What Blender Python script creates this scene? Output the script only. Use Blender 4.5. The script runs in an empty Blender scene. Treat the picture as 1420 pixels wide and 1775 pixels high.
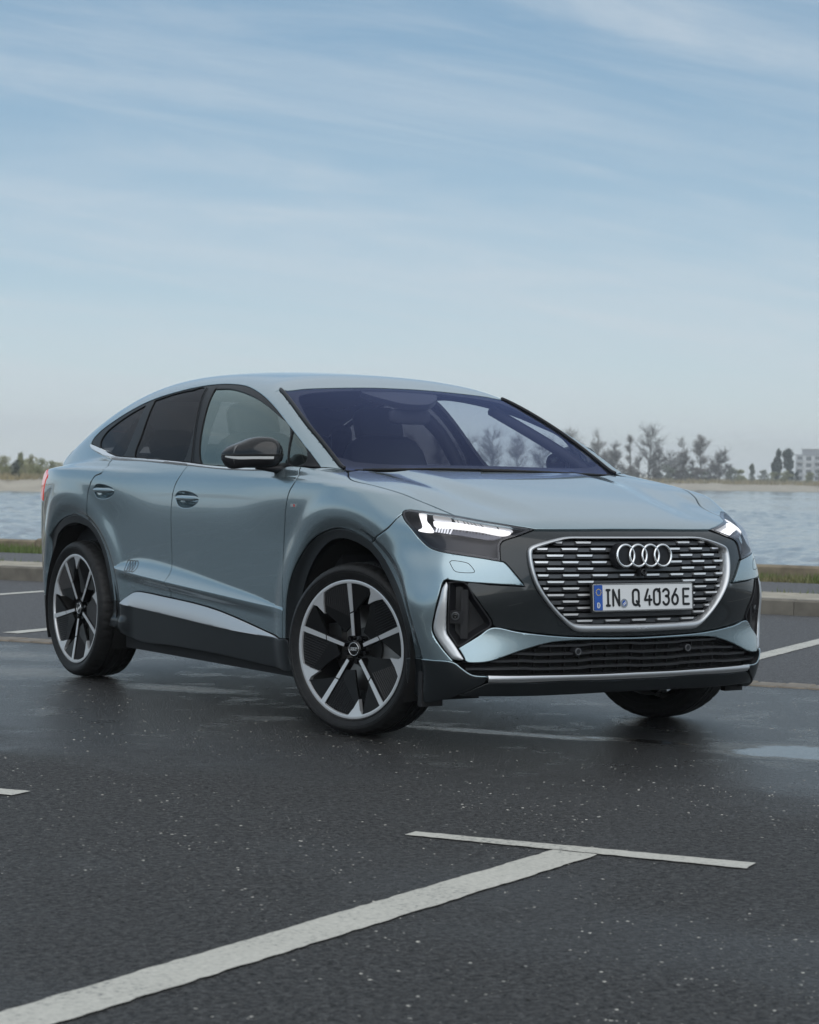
import bpy, math, random
import numpy as np
from mathutils import Vector, Matrix, geometry
random.seed(7); np.random.seed(7)
R = math.radians
scn = bpy.context.scene
col = scn.collection
# ---------------------------------------------------------------- camera
CAM = (-5.5269, -7.6178, 1.0962); YAW, PITCH, ROLL = -0.5749, -0.0173, 0.0181
cy, sy, cp, sp = math.cos(YAW), math.sin(YAW), math.cos(PITCH), math.sin(PITCH)
fw = Vector((-sy*cp, cy*cp, sp)); rt = Vector((cy, sy, 0)); up = rt.cross(fw)
r2 = rt*math.cos(ROLL) + up*math.sin(ROLL); u2 = -rt*math.sin(ROLL) + up*math.cos(ROLL)
cd = bpy.data.cameras.new('camera'); cam = bpy.data.objects.new('camera', cd); col.objects.link(cam)
cam.matrix_world = Matrix(((r2.x, u2.x, -fw.x, CAM[0]), (r2.y, u2.y, -fw.y, CAM[1]), (r2.z, u2.z, -fw.z, CAM[2]), (0, 0, 0, 1)))
cd.sensor_fit = 'VERTICAL'; cd.sensor_height = 36.0; cd.lens = 3690.47/1775*36.0
cd.clip_start = 0.1; cd.clip_end = 9000
cd.dof.use_dof = True; cd.dof.focus_distance = 8.9; cd.dof.aperture_fstop = 8.0
scn.camera = cam
scn.render.resolution_x, scn.render.resolution_y = 819, 1024
# ---------------------------------------------------------------- sky, sun, exposure
SUN_EL, SUN_AZ = R(38), R(205)       # azimuth from +Y towards +X
w = bpy.data.worlds.new('World'); scn.world = w; w.use_nodes = True
nt = w.node_tree; N = nt.nodes; L = nt.links
for n in list(N): N.remove(n)
out = N.new('ShaderNodeOutputWorld'); bg = N.new('ShaderNodeBackground')
sky = N.new('ShaderNodeTexSky'); sky.sky_type = 'NISHITA'; sky.sun_disc = False
sky.sun_elevation = SUN_EL; sky.sun_rotation = SUN_AZ; sky.air_density = 1.0; sky.dust_density = .6; sky.ozone_density = 2.0
tc = N.new('ShaderNodeTexCoord'); sep = N.new('ShaderNodeSeparateXYZ'); L.new(tc.outputs['Generated'], sep.inputs[0])
def wmath(op, a, b=None):
    n = N.new('ShaderNodeMath'); n.operation = op
    for i, v in enumerate((a, b)):
        if v is None: continue
        if isinstance(v, (int, float)): n.inputs[i].default_value = v
        else: L.new(v, n.inputs[i])
    return n.outputs[0]
zc_ = wmath('ADD', wmath('MAXIMUM', sep.outputs[2], 0.0), 0.13)
cu = wmath('DIVIDE', sep.outputs[0], zc_); cv = wmath('DIVIDE', sep.outputs[1], zc_)
cmb = N.new('ShaderNodeCombineXYZ'); L.new(cu, cmb.inputs[0]); L.new(cv, cmb.inputs[1])
mp = N.new('ShaderNodeMapping'); mp.inputs['Rotation'].default_value = (0, 0, R(-28)); mp.inputs['Scale'].default_value = (0.42, 1.25, 1); mp.inputs['Location'].default_value = (1.7, 0.4, 0)
L.new(cmb.outputs[0], mp.inputs[0])
def cloud(scale, detail, dist, lo, hi, rough=.58):
    n = N.new('ShaderNodeTexNoise'); n.inputs['Scale'].default_value = scale; n.inputs['Detail'].default_value = detail
    n.inputs['Roughness'].default_value = rough; n.inputs['Distortion'].default_value = dist; L.new(mp.outputs[0], n.inputs['Vector'])
    m = N.new('ShaderNodeMapRange'); m.interpolation_type = 'SMOOTHSTEP'; m.inputs[1].default_value = lo; m.inputs[2].default_value = hi; L.new(n.outputs[0], m.inputs[0]); return m.outputs[0]
c1 = cloud(0.95, 7, 1.1, .38, .66); c2 = cloud(2.6, 9, 1.4, .38, .80, .62)
cl = wmath('ADD', wmath('MULTIPLY', c1, .55), wmath('MULTIPLY', c2, .42))
el = wmath('MINIMUM', wmath('MAXIMUM', sep.outputs[2], 0.0), 1.0)
vr = N.new('ShaderNodeValToRGB'); L.new(el, vr.inputs[0]); ee = vr.color_ramp.elements      # thin cloud deck: pale low down, slate blue higher up
for k_, (p_, c_) in enumerate([(0.0, (.42, .475, .525)), (.04, (.335, .41, .475)), (.09, (.245, .33, .405)), (.15, (.18, .27, .35)), (.22, (.12, .215, .305)), (.36, (.28, .36, .42)), (.6, (.50, .525, .54))]):
    e_ = ee[k_] if k_ < 2 else ee.new(p_); e_.position = p_; e_.color = (*c_, 1)
vs_ = N.new('ShaderNodeVectorMath'); vs_.operation = 'SCALE'; L.new(vr.outputs[0], vs_.inputs[0]); vs_.inputs['Scale'].default_value = 9.0
m1 = N.new('ShaderNodeMix'); m1.data_type = 'RGBA'; m1.inputs[0].default_value = .80; L.new(sky.outputs[0], m1.inputs[6]); L.new(vs_.outputs[0], m1.inputs[7])
mx = N.new('ShaderNodeMix'); mx.data_type = 'RGBA'; L.new(wmath('MULTIPLY', cl, .70), mx.inputs[0]); L.new(m1.outputs[2], mx.inputs[6]); mx.inputs[7].default_value = (4.0, 4.4, 4.75, 1)
L.new(mx.outputs[2], bg.inputs[0]); bg.inputs[1].default_value = 0.10; L.new(bg.outputs[0], out.inputs[0])
sd = bpy.data.lights.new('sun', 'SUN'); sd.energy = .8; sd.angle = R(80); sd.color = (1, .985, .96)
sun = bpy.data.objects.new('sun', sd); col.objects.link(sun)
dv = Vector((math.sin(SUN_AZ)*math.cos(SUN_EL), math.cos(SUN_AZ)*math.cos(SUN_EL), math.sin(SUN_EL)))
sun.rotation_euler = dv.to_track_quat('Z', 'Y').to_euler(); sun.location = dv*60
vs = scn.view_settings; vs.view_transform = 'Standard'; vs.look = 'None'; vs.exposure = 0.7; vs.gamma = 1.0; vs.use_curve_mapping = False
scn.cycles.max_bounces = 10; scn.cycles.transparent_max_bounces = 24; scn.cycles.caustics_reflective = False; scn.cycles.caustics_refractive = False
# ---------------------------------------------------------------- materials
MAT = {}
def mat(name, colr=(.5, .5, .5), rough=.5, metal=0., coat=0., coat_r=.03, spec=.5, emit=None, es=0.):
    m = bpy.data.materials.new(name); m.use_nodes = True; b = m.node_tree.nodes['Principled BSDF']
    b.inputs['Base Color'].default_value = (*colr, 1); b.inputs['Roughness'].default_value = rough; b.inputs['Metallic'].default_value = metal
    b.inputs['Coat Weight'].default_value = coat; b.inputs['Coat Roughness'].default_value = coat_r; b.inputs['Specular IOR Level'].default_value = spec
    if emit: b.inputs['Emission Color'].default_value = (*emit, 1); b.inputs['Emission Strength'].default_value = es
    MAT[name] = m; return m
def nodes(m): return m.node_tree.nodes, m.node_tree.links, m.node_tree.nodes['Principled BSDF']
def tex(m, kind, scale, detail=4., coord='Object', rough=.5, vec=None, **kw):
    n_, l_, b = nodes(m); t = n_.new('ShaderNodeTex'+kind); t.inputs['Scale'].default_value = scale
    if 'Detail' in t.inputs: t.inputs['Detail'].default_value = detail
    if 'Roughness' in t.inputs and kind == 'Noise': t.inputs['Roughness'].default_value = rough
    if vec is None:
        c = n_.new('ShaderNodeTexCoord'); vec = c.outputs[coord]
    l_.new(vec, t.inputs['Vector']); return t
def ramp(m, src, stops, interp='LINEAR'):
    n_, l_, b = nodes(m); r = n_.new('ShaderNodeValToRGB'); r.color_ramp.interpolation = interp
    e = r.color_ramp.elements
    while len(e) < len(stops): e.new(.5)
    for k, (p, c) in enumerate(stops):
        e[k].position = p; e[k].color = (*c, 1) if len(c) == 3 else c
    l_.new(src, r.inputs[0]); return r.outputs[0]
def bump(m, h, strength, dist=.01, prev=None):
    n_, l_, b = nodes(m); n = n_.new('ShaderNodeBump'); n.inputs['Strength'].default_value = strength; n.inputs['Distance'].default_value = dist
    l_.new(h, n.inputs['Height'])
    if prev is not None: l_.new(prev, n.inputs['Normal'])
    return n.outputs[0]
def mathn(m, op, a, b=None, c=None):
    n_, l_, _ = nodes(m); n = n_.new('ShaderNodeMath'); n.operation = op
    for i, v in enumerate((a, b, c)):
        if v is None: continue
        if isinstance(v, (int, float)): n.inputs[i].default_value = v
        else: l_.new(v, n.inputs[i])
    return n.outputs[0]
def mixc(m, f, a, b):
    n_, l_, _ = nodes(m); n = n_.new('ShaderNodeMix'); n.data_type = 'RGBA'
    for i, v in ((0, f), (6, a), (7, b)):
        if isinstance(v, tuple): n.inputs[i].default_value = (*v, 1)
        elif isinstance(v, (int, float)): n.inputs[i].default_value = v
        else: l_.new(v, n.inputs[i])
    return n.outputs[2]
def vary(name, colr, amt=.25, scale=6., **kw):
    """plain material whose colour drifts by noise"""
    m = mat(name, colr, **kw); n_, l_, b = nodes(m)
    t = tex(m, 'Noise', scale, 5); lo = tuple(c*(1-amt) for c in colr); hi = tuple(min(1, c*(1+amt)) for c in colr)
    l_.new(ramp(m, t.outputs[0], [(.3, lo), (.7, hi)]), b.inputs['Base Color']); return m
def glass(name, tint, refl=(1, 1, 1), ior=1.5, boost=1.0):
    m = bpy.data.materials.new(name); m.use_nodes = True; n_, l_ = m.node_tree.nodes, m.node_tree.links
    n_.remove(n_['Principled BSDF']); o = n_['Material Output']
    t = n_.new('ShaderNodeBsdfTransparent'); t.inputs[0].default_value = (*tint, 1)
    g_ = n_.new('ShaderNodeBsdfGlossy'); g_.inputs[0].default_value = (*refl, 1); g_.inputs['Roughness'].default_value = .0
    ge = n_.new('ShaderNodeNewGeometry'); dt = n_.new('ShaderNodeVectorMath'); dt.operation = 'DOT_PRODUCT'; l_.new(ge.outputs['Normal'], dt.inputs[0]); l_.new(ge.outputs['Incoming'], dt.inputs[1])
    def mm(op, a, b):
        q = n_.new('ShaderNodeMath'); q.operation = op; q.use_clamp = op == 'MULTIPLY'
        for i, v in enumerate((a, b)):
            if isinstance(v, (int, float)): q.inputs[i].default_value = v
            else: l_.new(v, q.inputs[i])
        return q.outputs[0]
    f0 = ((ior-1)/(ior+1))**2; c_ = mm('SUBTRACT', 1.0, mm('ABSOLUTE', dt.outputs['Value'], 0)); sch = mm('ADD', mm('MULTIPLY', mm('POWER', c_, 5.0), 1-f0), f0*2)
    mu = n_.new('ShaderNodeMath'); mu.operation = 'MULTIPLY'; mu.inputs[1].default_value = boost; mu.use_clamp = True; l_.new(sch, mu.inputs[0])
    mx_ = n_.new('ShaderNodeMixShader'); l_.new(mu.outputs[0], mx_.inputs[0]); l_.new(t.outputs[0], mx_.inputs[1]); l_.new(g_.outputs[0], mx_.inputs[2]); l_.new(mx_.outputs[0], o.inputs[0])
    MAT[name] = m; return m
# car
p_ = mat('paint', (.27, .35, .39), .23, .8, 1.0, .008)
n_, l_, b_ = nodes(p_); fl = tex(p_, 'Noise', 900, 2); l_.new(ramp(p_, fl.outputs[0], [(.35, (.285, .370, .405)), (.65, (.335, .425, .462))]), b_.inputs['Base Color'])
mat('mask', (.017, .021, .023), .25, .3, .7, .02, spec=.3)
mat('gloss_black', (.006, .006, .0065), .14, 0, .35, .02, spec=.4); mat('wheel_black', (.006, .006, .0065), .3, spec=.3)
mat('satin_black', (.014, .014, .016), .42, spec=.35)
mat('matt_black', (.010, .010, .011), .7)
mat('cladding', (.016, .019, .021), .28, .2, .35, .06, spec=.35)
mat('grille_grey', (.085, .088, .093), .34, .3); mat('bright_trim', (.90, .90, .90), .28, .45)
mat('void', (.004, .004, .004), .9)
mat('chrome', (.88, .88, .88), .14, .85)
mat('satin_silver', (.62, .63, .64), .36, .75)
mat('rim_silver', (.70, .71, .72), .30, .6)
mat('dark_metal', (.12, .12, .12), .4, .9)
mat('disc', (.45, .44, .43), .35, 1.0)
m = mat('rubber', (.010, .010, .0105), .55, spec=.34); n_, l_, b_ = nodes(m); t = tex(m, 'Noise', 60, 6); l_.new(bump(m, t.outputs[0], .25, .002), b_.inputs['Normal']); l_.new(ramp(m, t.outputs[0], [(.3, (.006, .006, .0065)), (.75, (.016, .016, .016))]), b_.inputs['Base Color'])
mat('interior', (.018, .019, .022), .7); mat('seat', (.030, .032, .036), .6); mat('headliner', (.34, .34, .33), .9)
mat('plate_white', (.72, .73, .73), .35, 0, .3); mat('plate_blue', (.01, .08, .38), .35, 0, .3); mat('plate_black', (.01, .01, .01), .4); mat('yellow', (.75, .55, .03), .5)
mat('seal_grey', (.25, .28, .30), .4); mat('red', (.55, .015, .012), .3)
mat('window_black', (.008, .008, .009), .40, spec=.25)
mat('led', (.9, .9, .9), .3, emit=(1, .98, .95), es=.62); mat('led_mid', (.85, .86, .88), .25, emit=(1, .98, .95), es=.2); mat('led_dim', (.75, .76, .78), .25, emit=(1, .98, .95), es=.22)
mat('indicator', (.72, .73, .72), .2, .2, 1)
mat('tail_red', (.55, .02, .02), .12, 0, 1, emit=(1, .12, .08), es=.25)
mat('lamp_dark', (.008, .0075, .010), .45, .1)
mat('lamp_grey', (.16, .16, .18), .25, .5)
glass('lens', (.9, .9, .93), (.95, .95, 1), 1.45, .5)
glass('windscreen', (.84, .86, .93), (.38, .47, .86), 1.5, .66)
glass('side_glass', (.86, .92, .90), (.86, 1.0, .94), 1.5, 1.6)
glass('privacy_glass', (.10, .10, .105), (.66, .62, .62), 1.5, .62)
# ---------------------------------------------------------------- body surface of the car, as one smooth solid
def spl(xs,ys):
    xs=np.array(xs,float);ys=np.array(ys,float);n=len(xs);h=np.diff(xs)
    A=np.eye(n);b=np.zeros(n)
    for i in range(1,n-1):
        A[i,i-1]=h[i-1];A[i,i]=2*(h[i-1]+h[i]);A[i,i+1]=h[i];b[i]=6*((ys[i+1]-ys[i])/h[i]-(ys[i]-ys[i-1])/h[i-1])
    m=np.linalg.solve(A,b)
    s0=(ys[1]-ys[0])/h[0]-h[0]*m[1]/6; s1=(ys[-1]-ys[-2])/h[-1]+h[-1]*m[-2]/6
    def exact(x):
        x=np.asarray(x,float);i=np.clip(np.searchsorted(xs,x)-1,0,n-2)
        xc=np.clip(x,xs[0],xs[-1]);a=(xs[i+1]-xc)/h[i];b_=(xc-xs[i])/h[i]
        r=a*ys[i]+b_*ys[i+1]+((a**3-a)*m[i]+(b_**3-b_)*m[i+1])*h[i]**2/6
        return r+np.where(x<xs[0],(x-xs[0])*s0,0)+np.where(x>xs[-1],(x-xs[-1])*s1,0)
    gx_=np.linspace(xs[0]-.8,xs[-1]+.8,6001);gy_=exact(gx_)
    def f(x): return np.interp(x,gx_,gy_)
    return f
def sst(e0,e1,x):
    t=np.clip((x-e0)/(e1-e0),0,1);return t*t*t*(t*(6*t-15)+10)
def smax(a,b,k):
    h=np.maximum(k-np.abs(a-b),0)/k;return np.maximum(a,b)+h*h*h*k/6
def smin(a,b,k): return -smax(-a,-b,k)
# ---- shape curves (metres; x lateral, y back from the front axle, z up)
Fp=spl([.10,.20,.30,.37,.48,.60,.68,.76,.82,.86,.90,.95,1.05],[-.69,-.765,-.813,-.828,-.837,-.845,-.844,-.833,-.819,-.805,-.778,-.724,-.59])
Fq=spl([.2,.3,.37,.48,.60,1.0],[.13,.13,.15,.185,.19,.19])
Fr=spl([.2,.3,.37,.48,.60,1.0],[.12,.12,.16,.26,.265,.265])
Bp=spl([.10,.2,.3,.45,.6,.75,.9,1.0,1.08,1.16,1.24,1.3],[3.45,3.56,3.63,3.685,3.70,3.695,3.66,3.61,3.57,3.53,3.50,3.48])
Sz=spl([.10,.2,.3,.4,.5,.6,.7,.8,.9,1.0,1.06,1.12,1.20,1.35],[.83,.852,.865,.873,.880,.886,.892,.899,.904,.9,.890,.870,.835,.76])
Wy=spl([-.8,-.6,-.4,-.2,0,.25,.6,1.0,1.6,2.1,2.5,2.76,3.0,3.3,3.5,3.7],[-.035,-.01,.006,.014,.016,.010,.002,0,0,.002,.010,.016,.008,-.052,-.105,-.17])
Tc=spl([-.95,-.85,-.79,-.75,-.7,-.6,-.45,-.2,0,.2,.35,.6,1.2,2.2,2.8,3.2,3.5,3.8],[.80,.862,.893,.908,.926,.955,.993,1.045,1.082,1.112,1.130,1.135,1.14,1.155,1.150,1.115,1.085,1.05])
Rc=spl([.7,1.0,1.3,1.6,1.9,2.2,2.5,2.8,3.1,3.3,3.45,3.55,3.65],[1.455,1.542,1.582,1.603,1.609,1.598,1.560,1.484,1.380,1.300,1.245,1.205,1.14])
Gz=spl([1.0,1.13,1.25,1.38,1.5,1.6],[.885,.852,.806,.741,.662,.575])
Gy=spl([.1,.3,.5,.9,1.5,2.1,2.5,2.9,3.2,3.5,3.7],[-.050,-.030,-.014,0,0,-.010,-.032,-.072,-.118,-.18,-.24])
ZL=spl([-.75,-.55,-.35,.04,.52,.9,1.8,2.2,3.2,3.6],[.90,.955,.995,1.040,1.066,1.07,1.075,1.085,1.083,1.06])
AL=spl([-.8,-.6,-.45,-.2,0,.3,.5,.7,.9,1.2,1.7,1.9,2.1,2.35,2.7,3.1,3.4,3.6],[0,0,.001,.012,.019,.022,.019,.011,.003,0,0,.003,.012,.030,.038,.030,.013,.004])
WH=spl([.5,.58,.75,.95,1.15,1.36,1.62,1.85,1.98,2.1,2.2,2.28],[.0,.006,.03,.048,.061,.076,.090,.095,.090,.070,.035,.0])
WHEELS=((0.0,.372),(2.764,.368))
Dz=spl([.2,.28,.365,.45,.52,.60,.68,.74,.79,.87,.95,1.05],[-.02,-.02,-.012,.01,.022,.022,.006,-.008,-.024,-.030,-.02,0])
def F(a,z):
    a=a-Dz(z)*np.minimum(a/.8,1.2)**3
    return Fp(z)+Fq(z)*a*a+Fr(z)*a**6
def B(a,z): return Bp(z)-.16*a*a-.30*a**6
def S(y,z): return Sz(z)+Wy(y)+Dz(z)*(1-sst(-.62,-.2,y))
def T(a,y):
    t=Tc(y)-(.034-.028*sst(-.5,-.05,y))*(a/.75)**2-(.012-.010*sst(-.5,-.05,y))*(a/.75)**4
    w=sst(-.80,-.35,y)*(1-sst(.2,.42,y))           # raised centre of the bonnet
    e=.40+.12*sst(-.8,.3,y)
    return t+w*.010*(1-sst(e-.10,e+.05,a))-.006*w*np.exp(-((a-e-.07)/.06)**2)
def WS(a,y):
    t=y-.306+.18*(.55-a*a); return 1.122+.56*t-.115*t*t
def RF(a,y): return Rc(y)-.08*a*a-.14*a**4
def G(y,z): return Gz(z)+Gy(y)
def zc(y): return .46+.0608*y
def g(x,y,z):
    a=np.sqrt(x*x+1e-6)
    low=smax(a-S(y,z),F(a,z)-y,.14)
    low=smax(low,y-B(a,z),.16)
    low=smax(low,z-T(a,y),.085)
    low=smax(low,.17-z,.05)
    # side relief
    side=sst(.70,.80,a)
    d=z-ZL(y)
    p=np.where(d<0,(1-sst(0,.30,-d)),1-sst(0,.030,d))
    low=low-AL(y)*p*side
    wh=np.maximum(WH(y),0); q=z-zc(y)
    up=np.clip(1-q/(wh+1e-4),0,1)**2
    dn=1-sst(0,.06,-q)
    inr=(y>.5)&(y<2.29)
    low=low-np.where(inr,.44*wh*np.where(q>0,up,dn),0)*side
    for wy,wz in WHEELS:
        r=np.sqrt((y-wy)**2+(z-wz)**2)
        low=low-side*(.012*(1-sst(.0,.12,np.abs(r-.56)))-.020*(1-sst(.485,.555,r)))*(z>.1)
    cab=smax(a-G(y,z),z-RF(a,y),.13)
    cab=smax(cab,z-WS(a,y),.03)
    cab=smax(cab,1.0-z,.02)
    cab=smax(cab,y-3.50+.12*a*a,.06)
    return smin(low,cab,.035)
def grad(P,e=1e-4):
    x,y,z=P.T
    n=np.stack([g(x+e,y,z)-g(x-e,y,z),g(x,y+e,z)-g(x,y-e,z),g(x,y,z+e)-g(x,y,z-e)],-1)
    return n/np.linalg.norm(n,axis=1,keepdims=True)
def root(O, D, t0, t1, off=0.0, n=26):
    """first crossing of the body surface coming in from outside (t1 -> t0)"""
    f = lambda t: (lambda p: g(p[:,0], p[:,1], p[:,2])-off)(O+D*t[:,None])
    m_ = len(O); lo = np.full(m_, np.nan); hi = np.full(m_, np.nan); fl_ = np.zeros(m_); fh = np.zeros(m_)
    pt = t1; pv = f(np.full(m_, t1))
    for t in np.linspace(t1, t0, n)[1:]:
        v = f(np.full(m_, t)); k = np.isnan(lo) & (pv > 0) & (v <= 0)
        lo[k] = t; hi[k] = pt; fl_[k] = v[k]; fh[k] = pv[k]; pt = t; pv = v
    bad = np.isnan(lo); lo[bad] = t0; hi[bad] = t0+1e-6; fl_[bad] = -1; fh[bad] = 1
    for it in range(12):
        m = np.where(it % 3 == 2, .5*(lo+hi), (lo*fh-hi*fl_)/(fh-fl_)); v = f(m); s = v > 0
        hi = np.where(s, m, hi); fh = np.where(s, v, fh); lo = np.where(s, lo, m); fl_ = np.where(s, fl_, v)
    m = (lo*fh-hi*fl_)/(fh-fl_)
    return O+D*m[:,None], bad
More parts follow.
